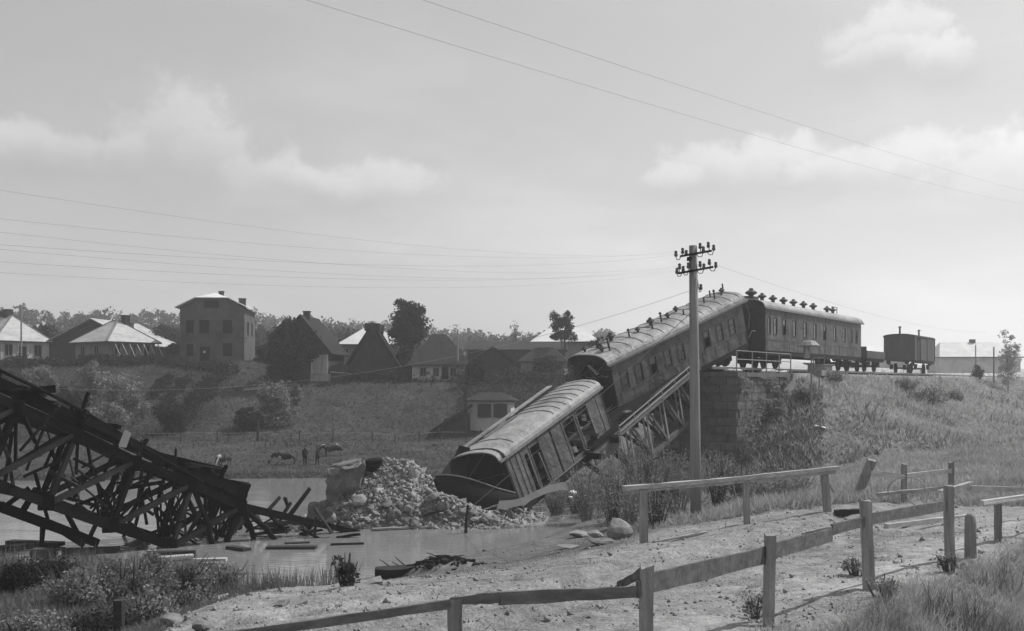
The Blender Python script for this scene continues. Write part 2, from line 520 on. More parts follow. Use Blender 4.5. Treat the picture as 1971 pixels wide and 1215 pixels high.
def near_s(x, y):
    best = np.full(x.shape, 1e9); sg = np.ones(x.shape)
    for a, b in zip(SHORE[:-1], SHORE[1:]):
        dx, dy = b - a
        L2 = dx * dx + dy * dy
        t = np.clip(((x - a[0]) * dx + (y - a[1]) * dy) / L2, 0, 1)
        ex, ey = x - a[0] - t * dx, y - a[1] - t * dy
        d2 = ex * ex + ey * ey
        s = np.where(dx * (y - a[1]) - dy * (x - a[0]) < 0, 1.0, -1.0)
        up = d2 < best - 1e-9
        best = np.where(up, d2, best); sg = np.where(up, s, sg)
    s = sg * np.sqrt(best)
    return np.where(y > np.interp(x, FARX, FARY) - 3, -np.abs(s), s)      # beyond the far shore it is never near land
FP, FD, FN = np.array([3.7, 15.0]), np.array([.65, .76]), np.array([.76, -.65])
def coords(x, y):
    q = (x - TC[0]) * TN[0] + (y - TC[1]) * TN[1]
    t = (x - TC[0]) * TD[0] + (y - TC[1]) * TD[1]
    e = (x - FP[0]) * FN[0] + (y - FP[1]) * FN[1] - .55
    u = (x - FP[0]) * FD[0] + (y - FP[1]) * FD[1]
    return q, t, e, u
def far_profile(x, y):
    v = y - np.interp(x, FARX, FARY)
    yt = np.interp(x, [-34, -24], [136, 122.])
    yb = np.interp(x, [-34, -24, 0, 30], [101, 104, 102, 100.])
    T = np.interp(x, [-34, -24, 30, 44, 60], [9.1, 6.6, 6.9, 7.6, 8.6])
    f = np.clip((y - yb) / (yt - yb), 0, 1)
    f = .75 * f + .25 * sm(f)
    z = .28 * sm(v / 1.2) + .45 * np.clip(v / 35, 0, 1) + (T - .73) * f
    z = z + .012 * np.clip(y - yt, 0, 90)
    az = x / np.maximum(y, 1)
    R = np.interp(az, [-.8, -.5, -.3, -.2, 0, .1, .25, .33, .5], [25, 23, 22, 18.5, 15, 13.5, 8, 3, 2])
    z = z + R * sm((y - 215) / 270) + (fbm(x / 60, y / 60, 5) * 6) * sm((y - 200) / 150)
    z = z + fbm(x / 5, y / 5, 9) * .5 * sm((v - 2) / 15)
    return np.where(v > 0, z, np.maximum(-1.2, .35 * v)), v
def H(x, y, full=False):
    x = np.asarray(x, dtype=float); y = np.asarray(y, dtype=float)
    s = near_s(x, y)
    q, t, e, u = coords(x, y)
    near = np.where(s > 0, .22 * sm(s / .8) + 2.1 * sm(s / 13) + .68 * sm((s - 11) / 14), np.maximum(-1.2, .3 * s))
    near = near + np.where(s > 0, (fbm(x / 2.2, y / 2.2, 21) * .26 + fbm(x * 1.6, y * 1.6, 31, 3) * .13) * sm(s / 3), 0)
    for ro in (4.3, 5.9):
        wv_ = e + ro + .8 * fbm(u / 6, u * 0, 61)
        near = near - .12 * np.exp(-(wv_ / .2) ** 2) * (1 + 2 * fbm(x * 1.1, y * 1.1, 62)) * sm((s - 6) / 4)
        near = near + .03 * np.exp(-((np.abs(wv_) - .34) / .14) ** 2) * sm((s - 6) / 4)
    near = near + np.where(s > 6, -.045 * sm((fbm(x * 3.3, y * 3.3, 63, 2) - .12) / .08), 0)
    near = np.where(s > 0, near * (1 - .62 * sm((-4.6 - x) / 4.5) * sm((y - 9) / 8)), near)
    drop = .62 * np.clip(e + fbm(x / 1.3, y / 1.3, 41) * .7, 0, 3.6) * sm((u + 3.2) / 3)
    near = near - drop
    far, v = far_profile(x, y)
    z = np.maximum(near, far)
    a = np.maximum(np.maximum(q - 1.5, -q - 4.6), 0); b = np.maximum(2.3 - t, 0)
    ga = 4.6 * (1 - np.exp(-a / 6.5)) + .03 * a + .6 * np.clip(a - np.where(q > 0, 30, 9), 0, 40); gb = .58 * b
    emb = RAIL - .32 - np.sqrt(ga * ga + gb * gb) + fbm(x / 3.5, y / 3.5, 51) * 1.1 * sm(a / 4)
    z = np.maximum(z, emb)
    r2 = x * x + y * y
    z = np.maximum(z, 4.5 - .12 * r2)
    if full: return z, dict(s=s, q=q, t=t, e=e, u=u, v=v, emb=(emb >= z - .02), a=a, far=(far > near))
    return z
def Hs(x, y):
    return float(H(np.array([x]), np.array([y]))[0])
def G(px, py, lo=8.0, hi=700.0):
    """the ground point seen through a photo pixel"""
    Y = np.geomspace(lo, hi, 2500)
    X = (px - CX) / FPX * Y; Z = ZC - (py - HY) / FPX * Y
    hit = np.nonzero(Z < H(X, Y))[0]
    i = hit[0] if len(hit) else len(Y) - 1
    return Vector((X[i], Y[i], Hs(X[i], Y[i])))
def on_ground(px, Y, dz=0.0):
    x = (px - CX) / FPX * Y
    return Vector((x, Y, Hs(x, Y) + dz))
def hgt(py_top, Y, z0):
    """height above z0 of something whose top shows at py_top at distance Y"""
    return ZC - (py_top - HY) / FPX * Y - z0

def build_terrain():
    NA, NR = 520, 560
    ang = np.radians(np.linspace(-62, 62, NA)); rad = np.geomspace(7, 1900, NR)
    A, R = np.meshgrid(ang, rad)
    X = R * np.sin(A); Y = -8 + R * np.cos(A)
    Z, k = H(X, Y, True)
    s, q, t, e, u, v = k['s'], k['q'], k['t'], k['e'], k['u'], k['v']
    n1 = fbm(X / 4, Y / 4, 77); n2 = fbm(X / 1.1, Y / 1.1, 78)
    cover = np.full(X.shape, .25) + .07 * sm((n2 * .6 + n1 + .02) / .25)                                        # trodden road earth
    wet = sm((9.5 - s + n1 * 6) / 3)
    cover = cover * (1 - wet) + .13 * wet                                # damp earth near the water
    lowl = sm((-6.4 - X + n1 * 3) / 1.8)
    cover = cover * (1 - lowl) + .085 * lowl                             # reedy lowland
    track = np.exp(-((e + 1.15 + n2 * .5) / .55) ** 2) * sm((u + 4) / 3)
    cover = cover + .06 * track                                          # worn path inside the fence
    turf = sm((n2 + n1 * .6 - .08) / .1) * (1 - track) * .55
    cover = cover * (1 - turf) + .13 * turf
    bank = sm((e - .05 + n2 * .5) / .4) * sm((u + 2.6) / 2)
    cover = cover * (1 - bank) + (.21 + .25 * n2) * bank  # bank cover lightened too, to put the glare into its colour
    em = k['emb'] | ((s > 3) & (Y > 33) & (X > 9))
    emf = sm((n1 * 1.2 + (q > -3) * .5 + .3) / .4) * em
    cover = np.where(em, .22 + .10 * n1, cover)  # embankment cover, lightened to paint in veiling glare
    top = (k['a'] <= .01) & k['emb'] & (t > 0)
    cover = np.where(top, .2, cover)
    farm = k['far'] | (s < 0)
    fc = .062 + .04 * n1
    fc = np.where(v > 33, np.where(X < -30 - .15 * (Y - 100), .042, .058) + .03 * n1, fc)
    fc = np.where((v < 1.6), .05, fc)
    fc = np.where(Y > 150, .06, fc)
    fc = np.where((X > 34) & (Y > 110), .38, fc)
    cover = np.where(farm & ~em, fc, cover)
    region = np.full(X.shape, 0)                                         # 0 road bank
    region[farm & (v <= 33)] = 1
    region[farm & (v > 33)] = 2
    region[farm & (Y > 200)] = 3
    region[k['emb']] = 4
    region[(Z < -.02)] = 5
    region[(bank > .5) & ~k['emb'] & (s > 0)] = 6
    names = {0: ('dirt_road', 'ground_near'), 1: ('meadow', 'ground_far'), 2: ('village_slope', 'ground_far'), 3: ('hills', 'ground_far'), 4: ('embankment', 'ground_near'), 5: ('river_bed', 'ground_far'), 6: ('ditch_bank', 'ground_near')}
    idx = np.arange(NA * NR).reshape(NR, NA)
    F = np.stack([idx[:-1, :-1], idx[:-1, 1:], idx[1:, 1:], idx[1:, :-1]], -1).reshape(-1, 4)
    rf = region[:-1, :-1].reshape(-1)
    P = np.stack([X, Y, Z], -1).reshape(-1, 3)
    cov = cover.reshape(-1)
    for r, (nm, mt) in names.items():
        f = F[rf == r]
        if not len(f): continue
        used, inv = np.unique(f, return_inverse=True)
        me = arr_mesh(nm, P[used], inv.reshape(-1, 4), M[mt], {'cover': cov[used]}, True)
        tag(link(nm, me), kind='structure')
build_terrain()

w = MB()
w.add([(-480, 0, 0), (420, 0, 0), (420, 720, 0), (-480, 720, 0)], [(0, 1, 2, 3)])
tag(w.build('river', M['river_water']), kind='structure')

# ------------------------------------------------------------------ railway on the embankment
TC3 = Vector((TC[0], TC[1], 0)); TD3 = Vector((TD[0], TD[1], 0)); TN3 = Vector((TN[0], TN[1], 0))
def trk(t, q, z):
    """point t metres along the track, q metres towards the road, at height z"""
    return TC3 + TD3 * t + TN3 * q + Vector((0, 0, z))

track = bpy.data.objects.new('railway_track', None); C.objects.link(track)
tag(track, kind='structure')
for qq in (-.75, -2.2):
    r = MB()
    r.bar(trk(-7, qq, RAIL - .035), trk(230, qq, RAIL - .035), .07, .07)
    r.bar(trk(-7, qq, RAIL - .11), trk(230, qq, RAIL - .11), .13, .08)
    r.build('rail', M['rail_steel'], track)
sl = MB().box(-1.3, 1.3, -.12, .12, -.09, .07).mesh('sleeper'); sl.materials.append(M['sleeper_wood'])
for i in range(70):
    o = link('sleeper', sl, None, track)
    p = trk(-6.5 + i * .8, -1.475, RAIL - .24)
    o.location = p; o.rotation_euler = (0, 0, math.atan2(TN[1], TN[0]))

# ------------------------------------------------------------------ abutment of stone blocks
def abutment():
    root = empty('bridge_abutment', 'stone block abutment with its wing wall at the broken end of the embankment', 'abutment', trk(-2.5, -1.5, .2))
    inv = Matrix.Translation(-Vector(root.location))
    T0, T1, Q0, Q1 = -7.1, 2.4, -4.6, .9
    core = MB(); i_ = .07
    def pt(t, q, z): return inv @ trk(t, q, z)
    def solid(mb, t0, t1, q0, q1, z0, z1):
        vs = [pt(t0, q0, z0), pt(t1, q0, z0), pt(t1, q1, z0), pt(t0, q1, z0), pt(t0, q0, z1), pt(t1, q0, z1), pt(t1, q1, z1), pt(t0, q1, z1)]
        mb.add(vs, MB.BF)
    solid(core, T0 + i_, T1, Q0, Q1 - i_, -.5, RAIL - .62)
    core.build('core', M['mortar'], root)
    cap = MB(); solid(cap, T0 - .12, T0 + 1.2, Q0 - .1, Q1 + .1, RAIL - .62, RAIL - .34)
    cap.build('bearing_slab', M['stone_block'], root)
    cop = MB(); solid(cop, T0 + 1.21, T1 + .4, Q1 - .5, Q1 + .14, RAIL - .62, RAIL - .36)
    cop.build('coping', M['stone_block'], root)
    NC = 13; z0 = .3; ch = (RAIL - .64 - z0) / NC
    def block(a0, a1, zz, face):
        m = MB()
        g = .018; pr = random.uniform(.0, .05)
        vs = []
        if face == 'front':   # a along q, stands at t = T0
            c = [(T0 - pr, a0 + g), (T0 - pr, a1 - g), (T0 + .3, a1 - g), (T0 + .3, a0 + g)]
        else:                 # a along t, stands at q = Q1
            c = [(a0 + g, Q1 - .3), (a1 - g, Q1 - .3), (a1 - g, Q1 + pr), (a0 + g, Q1 + pr)]
        for z in (zz + g, zz + ch - g):
            for t_, q_ in c: vs.append(pt(t_ + random.uniform(-.015, .015), q_ + random.uniform(-.015, .015), z + random.uniform(-.012, .012)))
        m.add(vs, MB.BF)
        m.build('stone_block', M['stone_block'], root)
    for k in range(NC):
        zz = z0 + k * ch
        a = Q0 + (.35 if k % 2 else 0)
        while a < Q1 - .3:
            b = min(a + random.uniform(.7, 1.15), Q1)
            if Q1 - b < .4: b = Q1 - (.0 if k % 2 else .0)
            block(a, b, zz, 'front'); a = b
        a = T0 + (.32 if k % 2 == 0 else .0)
        tend = 2.3 - (RAIL - .3 - zz) / .58 + 2.2
        while a < min(tend, T1) - .3:
            b = min(a + random.uniform(.7, 1.2), T1)
            block(a, b, zz, 'side'); a = b
abutment()

def railing():
    """iron railing along the edge of the abutment"""
    root = empty('iron_railing', 'pale iron railing of posts and two bars along the abutment edge', 'railing', trk(-2.5, .8, RAIL - .36))
    o = Vector(root.location)
    ts = [-6.9, -4.4, -2.0, .3, 2.5]
    for t in ts:
        MB().tube([trk(t, .8, RAIL - .37) - o, trk(t, .8, RAIL + .95) - o], .04, 6).build('post', M['steel_pale'], root)
    for z in (.42, .93):
        MB().tube([trk(-6.95, .8, RAIL + z) - o, trk(2.55, .8, RAIL + z) - o], .028, 6).build('bar', M['steel_pale'], root)
railing()

# ------------------------------------------------------------------ coaches
def wall_panels(mb, L, z0, z1, y0, y1, ops, x_from=0.0):
    """a wall along x with openings (xa, xb, za, zb)"""
    xs = sorted({x_from, L} | {o[0] for o in ops} | {o[1] for o in ops})
    for a, b in zip(xs[:-1], xs[1:]):
        hit = [o for o in ops if o[0] <= a + 1e-6 and o[1] >= b - 1e-6]
        if hit:
            o = hit[0]
            if o[2] > z0: mb.box(a, b, y0, y1, z0, o[2])
            if o[3] < z1: mb.box(a, b, y0, y1, o[3], z1)
        else:
            mb.box(a, b, y0, y1, z0, z1)

def roof_arc(Wd, rise, over=.09, n=14):
    """cross-section of a coach roof: points (y, dz) from the near to the far gutter, elliptical shoulders"""
    pts = []
    for i in range(n + 1):
        th = math.pi * i / n
        c, s_ = math.cos(th), math.sin(th)
        y = Wd / 2 - (Wd / 2 + over) * math.copysign(abs(c) ** .8, c)
        pts.append((y, rise * abs(s_) ** .85))
    return pts

def arc_z(pts, y):
    ys = [p[0] for p in pts]; zs = [p[1] for p in pts]
    return float(np.interp(y, ys, zs))

def build_roof(root, L, Wd, G0, rise, x0=-.35, x1=None, hole=None, ribs=0, m='coach_roof', sag=0.0, rib_from=0.1):
    x1 = L + .35 if x1 is None else x1
    pts = roof_arc(Wd, rise)
    mb = MB(); NX = 30
    xs = [x0 + (x1 - x0) * i / NX for i in range(NX + 1)]
    vs = []
    for x in xs:
        for y, dz in pts: vs.append((x, y, G0 + dz - sag * math.sin(math.pi * (x - x0) / (x1 - x0)) + random.uniform(-.008, .008)))
    n = len(pts); fs = []
    for i in range(NX):
        for k in range(n - 1):
            xm = (xs[i] + xs[i + 1]) / 2; ym = (pts[k][0] + pts[k + 1][0]) / 2
            if hole and hole[0] < xm < hole[1] and hole[2] < ym < hole[3]: continue
            fs.append((i * n + k, i * n + k + 1, (i + 1) * n + k + 1, (i + 1) * n + k))
    mb.add(vs, fs)
    o = mb.build('roof', M[m], root)
    md = o.modifiers.new('thickness', 'SOLIDIFY'); md.thickness = .06; md.offset = -1
    for i in range(ribs):
        x = x0 + (x1 - x0) * (rib_from + (.97 - rib_from) * i / max(ribs - 1, 1))
        if hole and hole[0] - .1 < x < hole[1] + .1: continue
        q = pts[2:-2]
        MB().tube([(x + random.uniform(-.02, .02), y, G0 + dz + .012) for y, dz in q], .022, 4).build('roof_rib', M['coach_trim'], root)
    for yy in (-.115, Wd + .115):
        MB().box(x0, x1, yy - .05, yy + .05, G0 - .09, G0 + .03).build('gutter', M['coach_trim'], root)
    return pts

def mushroom(root, x, y, z, s=1.0):
    MB().lathe([(.14 * s, -.2), (.13 * s, .20 * s), (.17 * s, .22 * s), (.31 * s, .30 * s), (.31 * s, .36 * s), (.17 * s, .46 * s), (.11 * s, .47 * s), (.11 * s, .56 * s), (.04 * s, .58 * s)], 10, (x, y, z)).build('roof_ventilator', M['vent_metal'], root)
def stack(root, x, y, z, h=.4, r=.05, cap=False):
    mb = MB().lathe([(r, -.1), (r, h)], 8, (x, y, z))
    if cap: mb.lathe([(r * 1.9, h), (r * 1.9, h + .05), (.01, h + .14)], 8, (x, y, z))
    mb.build('stove_pipe', M['vent_metal'], root)

def wheelset(bogie, x, Wd, r=.5):
    for yy in (Wd / 2 - .75, Wd / 2 + .75):
        sgn = -1 if yy < Wd / 2 else 1
        wl = MB().lathe([(r * .2, sgn * .08), (r * .25, sgn * .09), (r * .3, sgn * .03), (r * .82, sgn * .02), (r * .86, sgn * .06), (r, sgn * .06), (r * 1.0, -sgn * .04), (r * 1.06, -sgn * .05), (r * 1.06, -sgn * .08), (r * .3, -sgn * .06)], 18, (x, yy, r), 'y')
        wl.build('wheel', M['running_gear'], bogie, True)
    MB().tube([(x, Wd / 2 - .78, r), (x, Wd / 2 + .78, r)], .08, 8).build('axle', M['running_gear'], bogie)

def bogie(root, xc, Wd):
    b = MB()
    for yy in (Wd / 2 - .98, Wd / 2 + .98):
        b.bar((xc - 1.5, yy, .72), (xc + 1.5, yy, .72), .10, .20)
        for xx in (-1.1, 1.1):
            b.box(xc + xx - .16, xc + xx + .16, yy - .12, yy + .12, .33, .66)
        b.bar((xc - 1.0, yy, .40), (xc + 1.0, yy, .40), .08, .10)
        b.box(xc - .22, xc + .22, yy - .13, yy + .13, .45, .9)
    b.bar((xc, Wd / 2 - .9, .62), (xc, Wd / 2 + .9, .62), .5, .22)
    o = b.build('bogie', M['running_gear'], root)
    for xx in (-1.1, 1.1): wheelset(o, xc + xx, Wd)

def add_window(root, x0, x1, z0, z1, y=0.0, curtain=False, half=False):
    fr = MB(); w_ = .05; yo, yi = y - .02, y + .055
    fr.box(x0 - w_, x0 + .03, yo, yi, z0 - w_, z1 + w_); fr.box(x1 - .03, x1 + w_, yo, yi, z0 - w_, z1 + w_)
    fr.box(x0 + .03, x1 - .03, yo, yi, z1 - .03, z1 + w_); fr.box(x0 + .03, x1 - .03, yo, yi, z0 - w_, z0 + .03)
    zm = z0 + (z1 - z0) * .62
    fr.box(x0 + .03, x1 - .03, y + .01, yi - .01, zm - .02, zm + .02)
    f = fr.build('window', M['coach_end'], root)
    if half:
        MB().box(x0 + .02, x1 - .02, y + .03, y + .045, zm, z1 - .02).build('pane', M['glass_dark'], f)
    else:
        MB().box(x0 + .02, x1 - .02, y + .03, y + .045, z0 + .02, z1 - .02).build('pane', M['glass_dark'], f)
    if curtain:
        MB().box(x0 + .03, x1 - .03, y + .07, y + .08, z0 + (z1 - z0) * .1, z0 + (z1 - z0) * .5).build('blind', M['coach_trim'], f)

def buffers(root, x, sgn, Wd, z=1.05):
    for yy in (Wd / 2 - .87, Wd / 2 + .87):
        MB().lathe([(.10, 0), (.10, sgn * .42), (.22, sgn * .43), (.22, sgn * .47)], 12, (x, yy, z), 'x').build('buffer', M['running_gear'], root)

def coach(name, label, origin, xdir, up, L, Wd=2.95, G0=3.95, wins=(), vents=(), stacks=(), zb=1.15, rise=.62, side='coach_side', ribs=0, bogies=(True, True), end_x0=True, group=None, wz=(2.05, 3.25), vscale=1.0):
    root = empty(name, label, 'railway coach', group=group)
    m = frame(root, origin, xdir, up)
    ops = [(a, b, wz[0], wz[1]) for a, b in wins]
    sw = MB(); wall_panels(sw, L, zb, G0, 0, .07, ops)
    sw.build('side_wall', M[side], root)
    fw = MB(); fw.box(0, L, Wd - .07, Wd, zb, G0); fw.build('side_wall', M[side], root)
    MB().box(.08, L - .08, .08, Wd - .08, zb - .02, zb + .12).build('floor', M['interior'], root)
    MB().box(.5, L - .5, Wd - .9, Wd - .86, zb + .1, G0 - .1).build('partition', M['interior'], root)
    # waist and cornice mouldings, sole bar, posts between panels
    MB().box(0, L, -.022, -.002, 1.86, 1.93).build('waist_rail', M[side], root)
    MB().box(0, L, -.022, -.002, G0 - .34, G0 - .29).build('cornice', M[side], root)
    for a in ([0.02] + [(wins[i][1] + wins[i + 1][0]) / 2 for i in range(len(wins) - 1)] + [L - .08]):
        MB().box(a, a + .055, -.016, -.002, zb + .05, 1.85).build('panel_strip', M[side], root)
    MB().box(-.05, L + .05, .02, .16, zb - .30, zb - .02).build('sole_bar', M['running_gear'], root)
    MB().box(-.05, L + .05, Wd - .16, Wd - .02, zb - .30, zb - .02).build('sole_bar', M['running_gear'], root)
    for i, (a, b) in enumerate(wins):
        add_window(root, a, b, wz[0], wz[1], curtain=(i % 3 == 1), half=(i % 4 == 2))
    pts = build_roof(root, L, Wd, G0, rise, ribs=ribs)
    for x, sgn in ((0, -1), (L, 1)):
        if sgn < 0 and not end_x0: continue
        poly = [(x, .07, zb), (x, Wd - .07, zb)] + [(x, min(max(y, .07), Wd - .07), G0 + dz - .04) for y, dz in pts[::-1]]
        e = MB().prism(poly, (-sgn * .07, 0, 0)).build('end_wall', M['coach_end'], root)
        MB().box(x + sgn * .01, x + sgn * .05, Wd / 2 - .42, Wd / 2 + .42, zb + .05, G0 - .45).build('end_door', M['coach_end'], e)
        bl = MB()
        for yy in (Wd / 2 - .55, Wd / 2 + .55):
            bl.box(x + sgn * .02, x + sgn * .35, yy - .06, yy + .06, zb, G0 - .2)
        bl.box(x + sgn * .02, x + sgn * .35, Wd / 2 - .61, Wd / 2 + .61, G0 - .2, G0 - .08)
        bl.build('gangway_bellows', M['interior'], e)
        buffers(root, x, sgn, Wd)
        MB().box(x + sgn * .02, x + sgn * .35, .25, .95, .45, .5).build('step_board', M['running_gear'], root)
    for ok, xc in ((bogies[0], 2.7), (bogies[1], L - 2.7)):
        if ok: bogie(root, xc, Wd)
    for x, y, s_ in vents: mushroom(root, x, y, G0 + arc_z(pts, y) - .02, s_ * vscale)
    for x, y, h, r, c in stacks: stack(root, x, y, G0 + arc_z(pts, y) - .02, h, r, c)
    return root, pts

# coach standing level on the embankment
Lc = 21.8
fx = [(.0475 + .0), .11, .19, .285, .385, .475, .565, .66, .75]
def xw(zx):   # photo zoom column -> metres along the level coach, with perspective
    px = 1380 + zx / 3.198
    t = (px - 1475) / (1657 - 1475)
    return Lc * t * 68 / (86 - t * (86 - 68))
w2 = []
for zx in (325, 363, 418, 480, 545, 605, 664, 726, 783, 827, 858):
    c_ = xw(zx); w_ = .50 if zx in (325, 827, 858) else .62
    w2.append((c_ - w_ / 2, c_ + w_ / 2))
v2 = [(xw(z), .95, s_) for z, s_ in ((300, 1.25), (365, .95), (430, .95), (493, .95), (552, .95), (612, .95), (670, .95), (752, .9), (786, .9))]
co2, pts2 = coach('passenger_coach', 'passenger coach standing level on the embankment behind the abutment railing', trk(0, 0, RAIL), TD3, (0, 0, 1), Lc, wins=w2, vents=v2, ribs=0, wz=(2.25, 3.35))
MB().box(.15, 1.5, 1.05, 1.75, 4.52, 4.78).build('roof_box', M['vent_metal'], co2)
stack(co2, .85, 1.4, 4.75, .55, .07)
px_ = xw(800)
MB().tube([(px_, 1.2, 4.4), (px_, 1.2, 5.15), (px_ + 1.3, 1.2, 5.15), (px_ + 1.3, 1.2, 4.45)], .03, 5).build('pipe_frame', M['vent_metal'], co2)
MB().tube([(.2, -.03, 1.5), (.2, -.08, 2.0), (.2, -.08, 2.6), (.2, -.03, 2.9)], .02, 5).build('handrail', M['coach_trim'], co2)

# coach tilted on the fallen span
Pa, Pb = W(1175, 700, 57), W(1427, 581, 65.5)
d1 = (Pb - Pa); L1 = d1.length
side1 = Vector((0, 0, 1)).cross(d1).normalized()
up1 = d1.cross(side1).normalized()
if up1.z < 0: up1 = -up1
up1 = (Quaternion(d1.normalized(), math.radians(2.0)) @ up1)
G1 = 3.75
def x1(zx, zy):
    px = 1120 + zx / 2.642
    t = (px - 1180) / (1427 - 1180)
    return L1 * t * 57 / (65.5 - t * 8.5)
w1 = []
for zx, zy in ((212, 740), (283, 705), (356, 670), (428, 622), (494, 590), (560, 550), (623, 515), (688, 485), (750, 455)):
    c_ = x1(zx, zy); w1.append((c_ - .31, c_ + .31))
vents1 = [(.35, .75, .95), (.2, 1.9, .8), (1.5, 1.9, 1.0), (.9, 1.5, 1.15), (2.35, 1.75, 1.2), (4.1, 1.15, .8), (5.6, 1.35, 1.15), (7.1, 1.2, .9), (8.6, 1.7, .9), (9.8, 1.2, .95), (13.0, 1.3, .9)]
stk1 = [(.7, .5, .45, .05, False), (1.1, .9, .5, .05, True), (3.1, 1.0, .4, .05, True), (4.9, .7, .3, .05, False), (6.3, 1.1, .5, .05, True), (8.0, .7, .3, .05, False), (10.6, 1.0, .4, .05, False), (11.6, .9, .5, .05, True), (12.0, 1.5, .45, .05, False), (12.5, 1.0, .35, .05, False), (13.6, 1.6, .5, .05, False)]
co1, pts1 = coach('passenger_coach', 'passenger coach tilted steeply nose down on the collapsed bridge span', Pa - up1 * G1, d1, up1, L1, Wd=2.9, G0=G1, wins=w1, vents=vents1, stacks=stk1, ribs=13, wz=(1.98, 3.02), zb=1.05, vscale=.72)
MB().box(L1 + .02, L1 + .6, -.12, .5, G1 - .12, G1 + .05).build('torn_eave', M['coach_roof'], co1)
MB().tube([(L1 + .55, .1, G1 - .1), (L1 + .75, .05, G1 - 1.0), (L1 + .5, .1, G1 - 1.9)], .025, 5).build('hanging_pipe', M['coach_trim'], co1)
MB().tube([(L1 + .1, -.06, G1 - 2.4), (L1 + .5, -.1, G1 - 2.05), (L1 + .95, -.06, G1 - 2.2)], .03, 5).build('hanging_hose', M['coach_trim'], co1)
for yy in (.3, .9, 1.5):
    MB().bar((.05, yy, G1 + .15), (-.9 - random.random() * .6, yy + .2, G1 - .25 - random.random() * .3), .12, .03, j=.04).build('torn_board', M['coach_end'], co1)

for k in range(22):
    x_ = random.uniform(-1.5, .2); y_ = random.uniform(.1, 2.7); z_ = random.uniform(1.0, 3.6)
    v_ = Vector((random.uniform(-1, .2), random.uniform(-.6, .6), random.uniform(-.7, .5))).normalized() * random.uniform(.5, 1.3)
    MB().bar((x_, y_, z_), Vector((x_, y_, z_)) + v_, random.uniform(.08, .4), .04, j=.05).build('torn_board', M[random.choice(['coach_end', 'running_gear', 'running_gear', 'coach_trim'])], co1)
# baggage van lying lowest, torn open at its lower end
Pc, Pd = W(968, 882, 47.5), W(1152, 748, 54.5)
d0 = Pd - Pc; L0 = d0.length
side0 = Vector((0, 0, 1)).cross(d0).normalized(); up0 = d0.cross(side0).normalized()
if up0.z < 0: up0 = -up0
up0 = Quaternion(d0.normalized(), math.radians(-10)) @ up0
G0v = 3.4; Wv = 2.95
van = empty('baggage_van', 'wrecked baggage van lying lowest with its end torn open above the rubble', 'railway van')
frame(van, Pc - up0 * G0v, d0, up0)
zbv = .9
ops0 = [(1.5, 1.78, 1.0, 2.9), (2.05, 2.75, .95, 3.0), (5.05, 6.15, 1.15, 3.1), (6.4, 7.55, 1.15, 3.15)]
sw = MB(); wall_panels(sw, L0, zbv, G0v, 0, .07, ops0); sw.build('side_wall', M['coach_side_van'], van)
MB().box(.9, L0, Wv - .07, Wv, zbv, G0v).build('side_wall', M['coach_side_van'], van)
MB().box(.2, L0 - .1, .09, Wv - .09, zbv - .06, zbv + .08).build('floor', M['interior'], van)
MB().box(1.0, L0 - .3, Wv - .8, Wv - .76, zbv + .1, G0v - .05).build('partition', M['interior'], van)
for x in (.02, .42, .86, 1.22, 1.95, 2.8, 3.9, 4.95, 6.2, 7.6, 8.5, L0 - .07):
    wd = .09 if x in (3.9,) else .05
    o = MB().box(x, x + wd, -.03, -.003, zbv + .05, G0v - .06).build('panel_strip', M['running_gear'] if x in (3.9,) else M['coach_side_van'], van)
MB().box(0, L0, -.03, -.003, zbv - .02, zbv + .04).build('bottom_strip', M['coach_trim'], van)
MB().box(0, L0, .02, .16, zbv - .34, zbv - .06).build('sole_bar', M['running_gear'], van)
MB().bar((2.62, -.05, 1.0), (2.5, -.05, 2.6), .05, .09).build('door_edge', M['coach_trim'], van)
for a, b, c_, e_ in ops0[2:]:      # large doorways with a middle post and debris inside
    f = MB(); f.box(a - .05, a + .03, -.03, .06, c_, e_); f.box(b - .03, b + .05, -.03, .06, c_, e_); f.box(a + .03, b - .03, -.03, .06, e_ - .03, e_ + .05)
    f = f.build('doorway', M['coach_side_van'], van)
    MB().bar((a + .3, .5, c_), (b - .2, .9, e_ - .5), .12, .08).build('fallen_board', M['coach_trim'], f)
    MB().box(a + .1, a + .55, .3, .8, c_ - .1, c_ + .5, .05).build('crate', M['fence_board'], f)
    MB().box(a + .6, b - .1, .35, .7, c_ + .05, c_ + .34, .05).build('bundle', M['coach_trim'], f)
ptsv = build_roof(van, L0, Wv, G0v, .62, x0=-.42, x1=L0 + .2, hole=(1.6, 4.4, 2.05, 3.2), ribs=14, rib_from=.16)
MB().box(1.5, 4.5, 1.9, 3.0, G0v + .05, G0v + .10).build('ceiling_board', M['interior'], van)
hb = MB()
hb.bar((1.55, 2.02, G0v + .66), (4.4, 2.02, G0v + .66), .06, .08); hb.bar((1.7, 2.1, G0v + .5), (4.3, 2.7, G0v + .55), .05, .07)
hb.build('roof_batten', M['coach_trim'], van)
o = MB().bar((1.1, Wv + .25, G0v + .42), (L0 + .1, Wv + .1, G0v + .62), .34, .06).build('running_board', M['coach_roof'], van)
MB().bar((1.1, Wv + .0, G0v + .36), (L0 + .1, Wv - .15, G0v + .56), .08, .05).build('running_board', M['running_gear'], van)
for x in (1.4, 3.2, 5.1, 7.0, 8.6):
    MB().bar((x, Wv - .2, G0v + .1), (x, Wv + .25, G0v + .42), .05, .05).build('bracket', M['running_gear'], van)
